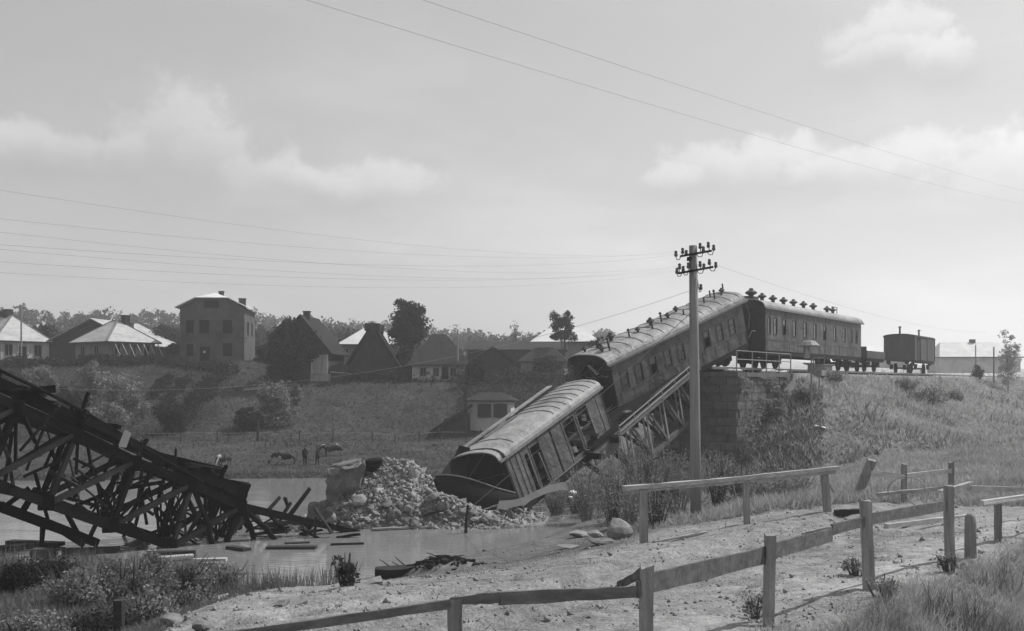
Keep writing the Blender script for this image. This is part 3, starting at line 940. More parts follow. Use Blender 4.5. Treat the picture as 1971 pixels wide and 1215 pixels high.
# the open end: roof hoop, dark bulkhead set back, torn far wall bent outwards, dished plate hanging below
hoop = MB(); q = ptsv
for i in range(len(q) - 1):
    hoop.bar((-.02, q[i][0], G0v + q[i][1] - .07), (-.02, q[i + 1][0], G0v + q[i + 1][1] - .07), .16, .14, up=(1, 0, 0))
hoop.bar((-.02, .02, G0v), (-.02, .02, zbv - .3), .14, .16, up=(0, 1, 0))
hoop.build('end_hoop', M['running_gear'], van)
poly = [(.75, .1, zbv - .6), (.75, Wv + 1.1, zbv - .6), (.75, Wv + .9, zbv + 1.0), (.75, Wv + .05, zbv + 2.2)] + [(.75, min(max(y, .1), Wv - .1), G0v + dz - .08) for y, dz in ptsv[::-1]]
bh = MB().prism(poly, (.06, 0, 0)).build('end_wall', M['coach_end'], van)
MB().bar((.70, .2, 2.45), (.70, Wv - .1, 2.25), .03, .03).build('rod', M['coach_trim'], bh)
MB().bar((.68, .55, 2.6), (.4, .35, 1.2), .03, .03).build('rod', M['coach_trim'], bh)
MB().bar((.1, .9, G0v + .42), (-.1, 2.9, 2.3), .03, .04).build('rod', M['coach_trim'], bh)
vinv = van.matrix_world.inverted()
def VL(px, py, Y): return vinv @ W(px, py, Y)
tw = MB()
tw.add([VL(884, 857, 49.2), VL(904, 862, 48.6), VL(897, 921, 47.6), VL(872, 922, 47.4), VL(845, 919, 47.6), VL(862, 893, 48.4), VL(877, 874, 48.9)], [(0, 1, 2), (0, 2, 6), (6, 2, 5), (5, 2, 3), (5, 3, 4)])
o = tw.build('torn_wall', M['interior'], van); o.modifiers.new('thickness', 'SOLIDIFY').thickness = .05
rim = [(838, 916, 47.2), (858, 915, 47.0), (880, 917, 46.9), (905, 923, 46.8), (930, 931, 46.8), (958, 941, 46.8), (992, 950, 47.0)]
low = [(834, 925, 47.0), (843, 948, 46.8), (866, 968, 46.5), (900, 980, 46.3), (932, 984, 46.3), (965, 980, 46.4), (1002, 965, 46.9)]
dish = MB(); NV = 6; vs = []
for a, b in zip(rim, low):
    for k in range(NV + 1):
        v_ = k / NV
        vs.append(VL(a[0] + (b[0] - a[0]) * v_, a[1] + (b[1] - a[1]) * v_, a[2] + (b[2] - a[2]) * v_ - .10 * math.sin(math.pi * v_)))
dish.add(vs, [(i * (NV + 1) + k, i * (NV + 1) + k + 1, (i + 1) * (NV + 1) + k + 1, (i + 1) * (NV + 1) + k) for i in range(len(rim) - 1) for k in range(NV)])
o = dish.build('bent_end_plate', M['interior'], van); o.modifiers.new('thickness', 'SOLIDIFY').thickness = .05
MB().tube([VL(a[0], a[1] - 1, a[2] - .02) for a in rim], .04, 5).build('plate_rim', M['coach_trim'], van)
for k in range(7):
    y = Wv - .6 + random.random() * .8
    MB().bar((-.3, y, G0v + .4 - (y - Wv + .6) * .5), (-.75 - random.random() * .4, y + .25, G0v - .1 - random.random() * .35), .06, .02, j=.02).build('roof_splinter', M['running_gear'], van)
MB().bar((-.25, 1.9, G0v + .2), (-.3, 2.4, G0v + .05), .2, .12).build('roof_scrap', M['coach_trim'], van)
MB().bar((6.3, -.25, .55), (L0 - .2, -.25, .55), .06, .75).build('side_skirt', M['coach_side_van'], van)

# ------------------------------------------------------------------ goods wagon and low wagon on the line
def goods_wagon():
    t0 = (1760 - CX) / FPX   # near corner
    t = (TC[0] - t0 * TC[1]) / (t0 * TD[1] - TD[0])
    L = 8.6; Wd = 2.9; G0 = 3.55; zb = 1.25
    root = empty('goods_wagon', 'dark boarded goods wagon with sliding door and stove pipes on the line', 'goods wagon')
    frame(root, trk(t, 0, RAIL), TD3, (0, 0, 1))
    pts = roof_arc(Wd, .30, .06)
    x = 0.0
    while x < L - .01:
        b = min(x + .38, L)
        MB().box(x + .006, b - .006, 0, .05, zb, G0).build('plank', M['wagon_side'], root); x = b
    MB().box(.05, L - .05, .055, Wd - .055, zb, G0 - .02).build('inner_lining', M['interior'], root)
    MB().box(0, L, Wd - .05, Wd, zb, G0).build('side_wall', M['wagon_side'], root)
    for xx, s_ in ((0, -1), (L, 1)):
        y = .06
        while y < Wd - .07:
            b = min(y + .33, Wd - .06)
            zt = G0 + min(arc_z(pts, y), arc_z(pts, b)) - .05
            MB().box(xx - .03, xx + .03, y + .005, b - .005, zb, zt).build('plank', M['wagon_side'], root); y = b
        buffers(root, xx, s_, Wd)
    mb = MB(); xs = [-.15 + (L + .3) * i / 10 for i in range(11)]; n = len(pts)
    mb.add([(a, y, G0 + dz) for a in xs for y, dz in pts], [(i * n + k, i * n + k + 1, (i + 1) * n + k + 1, (i + 1) * n + k) for i in range(10) for k in range(n - 1)])
    r = mb.build('roof', M['roof_dark'], root); md = r.modifiers.new('thickness', 'SOLIDIFY'); md.thickness = .07; md.offset = -1
    MB().box(2.2, 4.4, -.09, -.035, zb + .02, G0 - .12).build('sliding_door', M['wagon_side'], root)
    MB().box(1.4, 5.0, -.12, -.03, G0 - .1, G0 - .04).build('door_rail', M['running_gear'], root)
    for xx in (.0, 1.3, 5.2, L - .08):
        MB().box(xx, xx + .09, -.055, -.004, zb, G0).build('stanchion', M['wagon_side'], root)
    MB().box(-.03, L + .03, .03, .17, zb - .28, zb - .01).build('sole_bar', M['running_gear'], root)
    stack(root, .55, 1.5, G0 + .4, .55, .09, True); stack(root, L - .9, 1.35, G0 + .4, .5, .09, True)
    for xc in (1.7, L - 1.7):
        b = MB()
        for yy in (.3, Wd - .3):
            b.box(xc - .28, xc + .28, yy - .1, yy + .1, .4, .9); b.bar((xc - .75, yy, .86), (xc + .75, yy, .86), .08, .06)
        wheelset(b.build('axle_guard', M['running_gear'], root), xc, Wd)
goods_wagon()

def low_wagon():
    t = 23.6; L = 5.6; Wd = 2.7
    root = empty('flat_wagon', 'low dark flat wagon coupled between the level coach and goods wagon', 'flat wagon')
    frame(root, trk(t, 0.0, RAIL), TD3, (0, 0, 1))
    MB().box(0, L, .02, Wd - .02, 1.12, 1.26).build('deck', M['wagon_side'], root)
    for y0, y1 in ((0, .06), (Wd - .06, Wd)):
        MB().box(0, L, y0, y1, 1.262, 1.75).build('side_board', M['wagon_side'], root)
    MB().box(0, .06, .062, Wd - .062, 1.262, 2.1).build('end_board', M['wagon_side'], root)
    MB().box(L - .06, L, .062, Wd - .062, 1.262, 1.75).build('end_board', M['wagon_side'], root)
    MB().box(0, L, .1, .22, .85, 1.1).build('sole_bar', M['running_gear'], root)
    buffers(root, 0, -1, Wd); buffers(root, L, 1, Wd)
    for xc in (1.3, L - 1.3):
        b = MB()
        for yy in (.3, Wd - .3): b.box(xc - .28, xc + .28, yy - .1, yy + .1, .4, .84)
        wheelset(b.build('axle_guard', M['running_gear'], root), xc, Wd)
    MB().add([(.3, .5, 1.27), (L - .5, .5, 1.27), (L - .5, 2.2, 1.27), (.3, 2.2, 1.27), (1.2, 1.0, 1.95), (L - 1.6, 1.0, 1.85), (L - 1.6, 1.8, 1.85), (1.2, 1.8, 1.95)], MB.BF).build('load', M['roof_dark'], root)
low_wagon()

# ------------------------------------------------------------------ the fallen span under the coaches
def truss(root, U, L_, depth, mats, chord=(.30, .34), diag=.2, far_only=False, shift=Vector((0, 0, 0))):
    """one side of a lattice bridge: top nodes U, bottom nodes L_"""
    for i in range(len(U) - 1):
        MB().bar(U[i] + shift, U[i + 1] + shift, chord[0], chord[1], j=.015).build('top_chord', M[mats], root)
    for i in range(len(L_) - 1):
        MB().bar(L_[i] + shift, L_[i + 1] + shift, chord[0], chord[1] * .85, j=.015).build('bottom_chord', M[mats], root)

def lattice(root, p0, p1, w_, across, m, name='diagonal'):
    """built-up member: two flat bars with lacing between"""
    p0, p1 = Vector(p0), Vector(p1)
    a = Vector(across).normalized()
    mb = MB()
    for s_ in (-1, 1): mb.bar(p0 + a * (s_ * w_ / 2), p1 + a * (s_ * w_ / 2), .035, w_ * .62, up=a.cross(p1 - p0))
    n = max(2, int((p1 - p0).length / .55))
    for i in range(n):
        q0, q1 = p0.lerp(p1, i / n), p0.lerp(p1, (i + 1) / n)
        s_ = 1 if i % 2 else -1
        mb.bar(q0 + a * (s_ * w_ / 2), q1 - a * (s_ * w_ / 2), .05, .03)
    mb.build(name, M[m], root)

def right_span():
    E0, E1 = W(1342, 710, 62.0), W(1188, 838, 54.0)
    root = empty('fallen_bridge_span', 'fallen steel lattice span sloping down from the abutment under the coaches', 'bridge span')
    ax = (E1 - E0).normalized()
    hz = Vector((ax.x, ax.y, 0)).normalized()
    wv = Vector((-abs(hz.y), abs(hz.x), 0)) if hz.x < 0 else Vector((-hz.y, hz.x, 0))
    if wv.y < 0: wv = -wv
    dn = Vector((0, 0, -1)) - ax * ax.dot(Vector((0, 0, -1))); dn.normalize()
    A = E0 + wv * .5; Ltot = (E1 - E0).length * 1.22; B = A + ax * Ltot
    N = 6
    for side_, off in (('near', 0.0), ('far', 3.6)):
        U = [A + ax * (Ltot * i / N) + wv * off for i in range(N + 1)]
        Ld = [u_ + dn * 2.9 for u_ in U]
        truss(root, U, Ld[:6], 3, 'steel_grey', (.26, .26))
        for i in range(6):
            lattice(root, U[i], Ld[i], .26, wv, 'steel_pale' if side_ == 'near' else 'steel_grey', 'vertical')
            if i < 5: lattice(root, U[i + 1], Ld[i], .28, wv, 'steel_grey')
    for i in range(0, N + 1):
        p = A + ax * (Ltot * i / N)
        MB().bar(p - wv * .7 + dn * .2, p + wv * 3.8 + dn * .2, .2, .3).build('floor_beam', M['steel_dark'], root)
        if i < 6: lattice(root, p + dn * 2.7, p + wv * 3.6 + dn * .3, .2, ax, 'steel_dark', 'cross_brace')
    for i in range(5):
        q_ = wv * (-.1 + i * .42)
        e_ = random.uniform(-.6, .3)
        MB().bar(A + q_ + dn * random.uniform(-.03, .03) - dn * .10, B + ax * e_ + q_ - dn * .10, .39, .10, j=.03).build('deck_shade_plank', M['sleeper_wood'], root)  # dark boards added to stand for the shade under the coach
    for k in range(16):
        p = A + ax * (Ltot * random.uniform(.55, 1.02)) + wv * random.uniform(0, 2.6) - dn * .2
        v_ = Vector((random.uniform(-1, 1), random.uniform(-1, 1), random.uniform(-.1, .7))).normalized() * random.uniform(.5, 1.1)
        MB().bar(p, p + v_, random.uniform(.1, .25), .06, j=.03).build('splintered_board', M[random.choice(['sleeper_wood', 'coach_end', 'drift_wood', 'drift_wood', 'steel_grey'])], root)
    for o_ in (1.6, 3.0):
        MB().bar(A + wv * o_ - dn * .24, B + wv * o_ - dn * .24, .08, .14).build('rail', M['rail_steel'], root)
    # footway with its handrail along the near edge, ending at a bent post
    c0, c1 = E0, E1
    MB().bar(c0, c1, .5, .07).build('footway', M['steel_grey'], root)
    h0, h1 = c0 - wv * .2 - dn * .62, c1 - wv * .2 - dn * .5
    MB().tube([h0, h1, h1 + ax * .15 + dn * .5, h1 + ax * .1 + Vector((0, 0, -2.6))], .035, 6).build('handrail', M['steel_pale'], root)
    MB().tube([c0 - wv * .2 - dn * .3, c1 - wv * .2 - dn * .2], .025, 6).build('handrail', M['steel_pale'], root)
    for i in range(7):
        p = c0.lerp(c1, i / 6) - wv * .2
        MB().tube([p, p - dn * .6], .025, 5).build('handrail_post', M['steel_pale'], root)
right_span()

# ------------------------------------------------------------------ the fallen span in the river, at the left
def left_span():
    def YP(px): return 35.5 + .012 * px
    root = empty('collapsed_bridge_span', 'dark twisted steel lattice span collapsed into the river on the left', 'bridge span', W(260, 930, YP(260)))
    o = Vector(root.location)
    U = [W(x, y, YP(x)) - o for x, y in ((-190, 680), (-85, 732), (34, 784), (147, 834), (260, 888), (369, 931), (463, 975), (690, 1026))]
    Ld = [W(x, y, YP(x)) - o for x, y in ((-270, 830), (-150, 876), (-25, 925), (94, 969), (216, 1013), (331, 1052), (420, 1082))]
    hz = (U[5] - U[2]); hz.z = 0; hz.normalize()
    wv = Vector((-hz.y, hz.x, 0))
    far = wv * 3.4 + Vector((.5, 0, -.25)) + hz * .3
    upv = Vector((0, 0, 1))
    for k, sh in enumerate((Vector((0, 0, 0)), far)):
        tw = [Vector((random.uniform(-.15, .15), random.uniform(-.15, .15), random.uniform(-.18, .18))) * k for _ in range(9)]
        Us = [p + sh + tw[i] for i, p in enumerate(U)]; Ls = [p + sh + tw[i] for i, p in enumerate(Ld)]
        for i in range(len(Us) - (1 if k == 0 else 2)):
            last = i == len(Us) - 2
            MB().bar(Us[i], Us[i + 1], .30, .33 if not last else .32, j=.02, h1=.22 if last else None, w1=.3 if last else None).build('top_chord', M['steel_dark'], root)
        for i in range(len(Ls) - 1):
            MB().bar(Ls[i], Ls[i + 1], .30, .34, j=.03).build('bottom_chord', M['steel_dark'], root)
        for i in range(1, len(Us) - 1):
            j = i
            if j < len(Ls): lattice(root, Us[i], Ls[j], .24, wv, 'steel_lit' if k == 0 and i % 2 else 'steel_dark', 'vertical')
            if j - 1 >= 0 and j - 1 < len(Ls): lattice(root, Us[i], Ls[j - 1], .28, wv, 'steel_lit' if k == 0 else 'steel_dark')
            if k == 0:
                MB().box(Us[i].x - .3, Us[i].x + .3, Us[i].y - .24, Us[i].y - .20, Us[i].z - .34, Us[i].z + .22, .05).build('gusset_plate', M['steel_dark'], root)
                if j < len(Ls): MB().box(Ls[j].x - .3, Ls[j].x + .3, Ls[j].y - .25, Ls[j].y - .21, Ls[j].z - .22, Ls[j].z + .34, .05).build('gusset_plate', M['steel_dark'], root)
        # bent hangers below the last panels, feet in the water
        for i, dx in ((5, .5), (6, .2), (6, 1.1)):
            p = Us[i]
            q = Vector((p.x + dx + random.uniform(.2, .5), p.y + .4 + k * .2, -o.z - .3))
            MB().tube([p, p.lerp(q, .6) + Vector((.08, 0, .1)), q], .11, 6).build('bent_strut', M['steel_dark'], root)
    # cross frames between the two trusses
    for i in range(1, 7):
        a, b = U[i], U[i] + far
        MB().bar(a, b, .24, .42, j=.03).build('floor_beam', M['steel_dark'], root)
        if i < len(Ld):
            c, d = Ld[i], Ld[i] + far
            MB().bar(c, d, .18, .22, j=.04).build('cross_strut', M['steel_dark'], root)
            lattice(root, a, d, .2, hz, 'steel_dark', 'sway_brace'); lattice(root, c, b, .2, hz, 'steel_dark', 'sway_brace')
            if i + 1 < len(Ld): lattice(root, c, Ld[i + 1] + far, .2, upv, 'steel_dark', 'wind_brace')
            if i > 0: lattice(root, d, Ld[i - 1] + Vector((0, 0, .1)), .2, upv, 'steel_dark', 'wind_brace')
    # deck: stringers, sleepers, rails above the top chord
    vn = Vector((hz.x * .443, hz.y * .443, .897))
    D0, D1 = U[0] + vn * .55, U[6] + vn * .55
    for s_ in (.8, 2.3):
        MB().bar(D0 + wv * s_, D1 + wv * s_ , .22, .30, up=vn, j=.03).build('stringer', M['steel_dark'], root)
    D = [p + vn * .74 for p in U[:7]]
    for i in range(6):
        for k in range(4):
            p = D[i].lerp(D[i + 1], k / 4)
            if i > 4 and k > 1 or random.random() < .36: continue
            r_ = random.uniform(-.25, .25)
            MB().bar(p - wv * (.25 - r_) + vn * random.uniform(-.22, .10), p + wv * (3.1 + r_) + vn * random.uniform(-.2, .25) + hz * random.uniform(-.6, .6), .17, .14, up=vn, j=.04).build('sleeper', M['sleeper_wood'], root)
    top = [W(x, y, YP(x)) - o for x, y in ((-190, 615), (0, 713), (85, 753), (175, 800), (313, 884), (391, 928))]
    MB().tube(top, .06, 6).build('rail', M['steel_dark'], root)
    for i, p in enumerate(top[1:]):
        MB().bar(p, p - vn * .4, .1, .1).build('rail_clip', M['steel_dark'], root)
    # edge boarding along the near side of the deck
    for i in (0, 3):
        a, b = D[i] - wv * .2 - vn * .18, D[i + 1] - wv * .2 - vn * .18
        MB().bar(a, b, .05, .26, up=vn, j=.05).build('edge_plate', M['steel_dark'], root)
    # lifted beam and torn deck bits that break the outline
    def PB(x, y, dy=0): return W(x, y, YP(x) + dy) - o
    for (x0, y0, x1, y1, ww, hh, dy) in ((20, 757, 103, 748, .3, .22, .3), (300, 878, 428, 905, .26, .3, 2.6), (365, 905, 425, 925, .5, .4, 2.4), (388, 925, 478, 942, .3, .5, 2.5), (395, 945, 470, 965, .2, .6, 2.0), (340, 892, 425, 908, .2, .2, 1.6)):
        MB().bar(PB(x0, y0, dy), PB(x1, y1, dy), ww, hh, j=.06).build('deck_beam', M['steel_dark'], root)
    MB().bar(PB(272, 862, 1.0), PB(284, 845, 1.0), .12, .12, j=.02).build('broken_stub', M['steel_dark'], root)
    # a second, lower chord wrenched off the span
    lc = [PB(-120, 925, .6), PB(0, 975, .6), PB(95, 1010, .5), PB(188, 1046, .4)]
    for a, b in zip(lc[:-1], lc[1:]): MB().bar(a, b, .28, .34, j=.03).build('bottom_chord', M['steel_dark'], root)
    for x_, y_, dx_, dy_ in ((84, 1003, -4, 40), (100, 1012, 60, 38), (40, 990, 30, -50), (150, 1030, -30, -55), (10, 975, 45, -35), (170, 1040, 20, -40)):
        MB().bar(PB(x_, y_, .5), PB(x_ + dx_, y_ + dy_, .8), .14, .16, j=.03).build('broken_brace', M['steel_dark'], root)
    # scrambled bracing inside
    for k in range(85):
        x0 = random.uniform(0, 430); y0 = 800 + .43 * x0 + random.uniform(20, 130)
        a = PB(x0, y0, random.uniform(.4, 3.2))
        ang = random.choice([-1.1, -.5, .35, .9, 1.5, 1.9]) + random.uniform(-.25, .25)
        ln = random.uniform(1.0, 2.6)
        b = a + Vector((math.cos(ang) * ln * .8, random.uniform(-.6, .6), math.sin(ang) * ln))
        zmin = -o.z - .2
        if b.z < zmin: b.z = zmin
        if a.z < zmin: a.z = zmin + .1
        MB().bar(a, b, random.uniform(.05, .12), random.uniform(.05, .14)).build('broken_brace', M['steel_lit' if k % 3 == 0 else 'steel_dark'], root)
    # splintered timbers trailing from the tip into the shallows
    for k in range(30):
        x0 = random.uniform(390, 650); Yw = ZC * FPX / (1030 - HY) + random.uniform(-.8, 1.2)
        a = W(x0, 1000, Yw) - o; a.z = -o.z + random.uniform(-.1, .25)
        an = random.uniform(0, math.pi); up_ = random.choice([.05, .1, .5, .9, 1.3])
        b = a + Vector((math.cos(an), math.sin(an) * .5, up_)).normalized() * random.uniform(.5, 1.5)
        MB().rough(a, b, random.uniform(.06, .2), random.uniform(.05, .12), n=3, j=.02).build('splintered_timber', M[random.choice(['steel_dark', 'steel_lit', 'drift_wood', 'sleeper_wood'])], root)
    for k in range(12):
        x0 = 230 + k * 22; y0 = 890 + .43 * (x0 - 260) + random.uniform(60, 120)
        a = PB(x0, y0, 3.6); MB().bar(a, a + Vector((random.uniform(-.4, .6), .1, random.uniform(-1.2, -.4))), .1, .1).build('broken_brace', M['steel_dark'], root)
left_span()

# ------------------------------------------------------------------ telegraph pole and wires
PB_ = on_ground(1340, 35.0)
PY = 35.0
def telegraph_pole():
    root = empty('telegraph_pole', 'tall wooden telegraph pole with two iron crossarms of insulators', 'telegraph pole', PB_)
    o = PB_
    top = W(1334, 473, PY) - o
    MB().tube([(0, 0, -.4), top * .35, top * .7, top], [.19, .175, .155, .135], 12).build('pole', M['pole_wood'], root, True)
    ends = []
    for (xa, ya, xb, yb, ins) in ((1310, 493, 1368, 484, [(1299, 490, 0), (1314, 483, 1), (1321, 487, 2), (1348, 473, 1), (1352, 481, 0), (1364, 471, 1), (1372, 478, 0)]),
                                  (1306, 526, 1371, 515, [(1301, 523, 0), (1308, 513, 1), (1313, 519, 0), (1325, 511, 2), (1348, 508, 1), (1353, 514, 0), (1366, 504, 1), (1376, 511, 0)])):
        a, b = W(xa, ya, PY - .30) - o, W(xb, yb, PY + .0) - o
        a.y, b.y = -.22, -.16
        arm = MB().bar(a, b, .05, .07).build('crossarm', M['steel_dark'], root)
        for px, py, kind in ins:
            c = W(px, py, PY - .1) - o
            t = (px - xa) / (xb - xa)
            base = a.lerp(b, min(max(t, 0), 1))
            c.y = base.y + (-.10 if kind == 0 else .12)
            hook = MB()
            sx = (.10 if px < 1336 else -.10) if kind == 0 else 0
            if kind == 0:
                bx = a.lerp(b, min(max((px + (11 if px < 1336 else -11) - xa) / (xb - xa), 0), 1))
                mid = (bx + c) / 2 + Vector((0, 0, -.19)); mid.z = min(bx.z, c.z) - .12
                hook.tube([bx, bx + Vector((0, 0, -.06)), Vector((bx.x * .75 + c.x * .25, mid.y, mid.z)), Vector((bx.x * .25 + c.x * .75, mid.y, mid.z)), c + Vector((0, 0, -.10)), c], .014, 6)
            else:
                hook.tube([base, c], .014, 6)
            i_ = MB().lathe([(.03, -.10), (.055, -.09), (.06, -.02), (.045, 0), (.05, .04), (.055, .07), (.03, .10)], 10, c).build('insulator', M['insulator'], root, True)
            hook.build('hook', M['steel_dark'], i_)
            ends.append(o + c)
    c = W(1348, 553, PY) - o; c.y = -.1
    i_ = MB().lathe([(.03, -.10), (.055, -.09), (.06, -.02), (.045, 0), (.055, .07), (.03, .10)], 10, c).build('insulator', M['insulator'], root, True)
    MB().tube([top * .9 + Vector((.1, 0, -.0)), c + Vector((-.05, 0, -.18)), c + Vector((0, 0, -.17)), c], .014, 6).build('hook', M['steel_dark'], i_)
    b = MB()
    for z, hh in ((.93, .12), (.865, .1)):
        pass
    MB().box(-.30, -.12, -.12, .1, top.z * .945, top.z * .945 + .12).build('cleat', M['steel_dark'], root)
    ends.append(o + c)
    return ends
INS = telegraph_pole()

def wire(label, p0, p1, sag, r=.008, cat='wire', group=None, n=28):
    p0, p1 = Vector(p0), Vector(p1)
    pts = []
    for i in range(n + 1):
        t = i / n
        p = p0.lerp(p1, t); p.z -= sag * 4 * t * (1 - t)
        pts.append(p)
    o = MB().tube(pts, r, 5).build('overhead_wire' if cat == 'wire' else cat.replace(' ', '_'), M['wire'])
    tag(o, label, cat, group)
    return o
LW = [(312, 0, 'uppermost of the telegraph wires crossing the sky towards the pole'), (367, 1, 'second telegraph wire from the top crossing the sky to the pole'), (393, 8, 'faint telegraph wire just above the close pair, running to the pole'),
      (417, 2, 'upper wire of the close pair of telegraph wires running to the pole'), (426, 9, 'lower wire of the close pair of telegraph wires running to the pole'), (450, 10, 'telegraph wire just below the close pair, running to the pole'), (471, 7, 'lowest of the telegraph wires crossing the sky towards the pole')]
for y0, k, lb in LW:
    e = INS[k]
    p = W(0, y0, 13.0)
    p2 = p + (p - e) * .25
    wire(lb, p2, e,   .55, .0021, group='telegraph wires to the pole')
wire('upper of two wires slanting down across the high sky', W(560, -85, 9.0), W(2080, 392, 60), .25, .0021, group='wires overhead')
wire('lower of two wires slanting down across the high sky', W(330, -80, 9.0), W(2000, 398, 52), .25, .0021, group='wires overhead')
wire('slack wire sagging from the pole to the collapsed span on the left', W(100, 747, 37.2), INS[-1], 1.15, .006)
wire('taut fallen wire running from the stick in the water up to the pole', W(905, 978, 45.6), PB_ + Vector((0, -.16, 7.2)), .1, .011)
wire('thin loose wire hanging from the pole down beside the tilted coach', W(1150, 800, 49), PB_ + Vector((-.1, -.12, 6.6)), .5, .007)
wire('faint wire leaving the pole above the level coach towards the wagons', INS[14], W(1900, 640, 90), .6, .004)

# ------------------------------------------------------------------ fences
def post_at(px, py_top, py_base, Y, ww, name_p, root, lean=0.0, m='fence_post', flat=False):
    o = Vector(root.location)
    b = W(px, py_base, Y); g = Hs(b.x, Y)
    t = W(px + lean, py_top, Y)
    b2 = Vector((b.x, Y, g - .25))
    mb = MB().rough(b2 - o, t - o, ww * 1.06, ww, up=(0, 1, 0), n=6, j=.012, bow=random.uniform(-.02, .02))
    return mb.build(name_p, M[m], root)

def front_fence():
    root = empty('rail_fence', 'weathered plank fence on leaning posts along the near edge of the road', 'fence', (3.7, 15, Hs(3.7, 15)))
    o = Vector(root.location)
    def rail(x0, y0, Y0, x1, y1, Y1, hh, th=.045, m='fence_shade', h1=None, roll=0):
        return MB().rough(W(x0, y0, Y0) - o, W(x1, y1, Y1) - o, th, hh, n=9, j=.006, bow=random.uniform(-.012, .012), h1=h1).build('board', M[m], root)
    post_at(876, 1153, 1290, 11.05, .145, 'post', root)
    post_at(1242, 1090, 1286, 11.7, .135, 'post', root, lean=4)
    post_at(1479, 1027, 1172, 15.0, .135, 'post', root, lean=3)
    post_at(1673, 966, 1103, 17.6, .155, 'post', root, lean=-7)
    post_at(1829, 935, 1043, 21.0, .15, 'post', root, lean=-3)
    rail(438, 1224, 10.15, 868, 1162, 11.0, .088, h1=.10)
    rail(868, 1158, 11.0, 963, 1150, 11.13, .08, h1=.12)
    rail(963, 1152, 11.14, 1222, 1139, 11.6, .15, h1=.12)
    rail(1227, 1136, 11.62, 1262, 1122, 11.95, .19)
    rail(1192, 1126, 12.3, 1243, 1097, 11.85, .075, h1=.10)
    rail(1252, 1122, 11.78, 1476, 1068, 15.08, .235)
    rail(1483, 1062, 15.08, 1601, 1030, 16.6, .23, h1=.21)
    rail(1545, 1030, 16.3, 1600, 1018, 16.55, .07, m='pale_board')
    rail(1601, 1020, 16.63, 1668, 1004, 17.6, .17)
    rail(1676, 999, 17.65, 1826, 973, 21.06, .20)
    MB().bar(W(1190, 1127, 12.3) - o, W(1200, 1130, 12.2) - o, .03, .06, j=.02).build('splinter', M['fence_shade'], root)
front_fence()

def rear_fence():
    root = empty('rail_fence', 'long pale sagging rail on three posts before the willow scrub', 'fence', W(1420, 1000, 29.5))
    o = Vector(root.location)
    post_at(1240, 944, 1018, 28.0, .20, 'post', root, lean=-2)
    post_at(1438, 922, 992, 29.6, .15, 'post', root, lean=-2)
    post_at(1594, 906, 975, 31.0, .19, 'post', root, lean=-8)
    MB().rough(W(1200, 940, 27.7) - o, W(1611, 901, 31.1) - o, .16, .11, n=14, j=.012, bow=-.03).build('rail', M['pale_board'], root)
    MB().rough(W(1200, 946, 27.72) - o, W(1608, 908, 31.05) - o, .07, .10, n=14, j=.012, bow=-.03).build('rail', M['fence_board'], root)
    MB().bar(W(1586, 912, 31.1) - o, W(1606, 946, 31.3) - o, .10, .06, j=.02).build('broken_brace', M['pale_board'], root)
rear_fence()

def side_fence():
    root = empty('rail_fence', 'short two-bay pale rail fence at the foot of the embankment behind the fallen beams', 'fence', W(1750, 930, 34))
    o = Vector(root.location)
    post_at(1740, 893, 947, 34.0, .14, 'post', root)
    post_at(1831, 890, 942, 35.2, .14, 'post', root)
    MB().bar(W(1678, 911, 33.4) - o, W(1742, 918, 34) - o, .10, .16, j=.01).build('rail', M['pale_board'], root)
    MB().bar(W(1740, 917, 34.02) - o, W(1832, 906, 35.2) - o, .10, .15, j=.01).build('rail', M['pale_board'], root)
side_fence()

def right_rails():
    root = empty('rail_fence', 'pale low fence rails beyond the round bollard post, running out along the road', 'fence', W(1920, 960, 23.2))
    o = Vector(root.location)
    post_at(1921, 970, 1015, 23.2, .12, 'post', root)
    MB().bar(W(1890, 968, 22.6) - o, W(2030, 949, 25.2) - o, .09, .10, j=.01).build('rail', M['pale_board'], root)
    MB().bar(W(1868, 940, 25.6) - o, W(2030, 944, 27) - o, .10, .12, j=.01).build('rail', M['pale_board'], root)
right_rails()

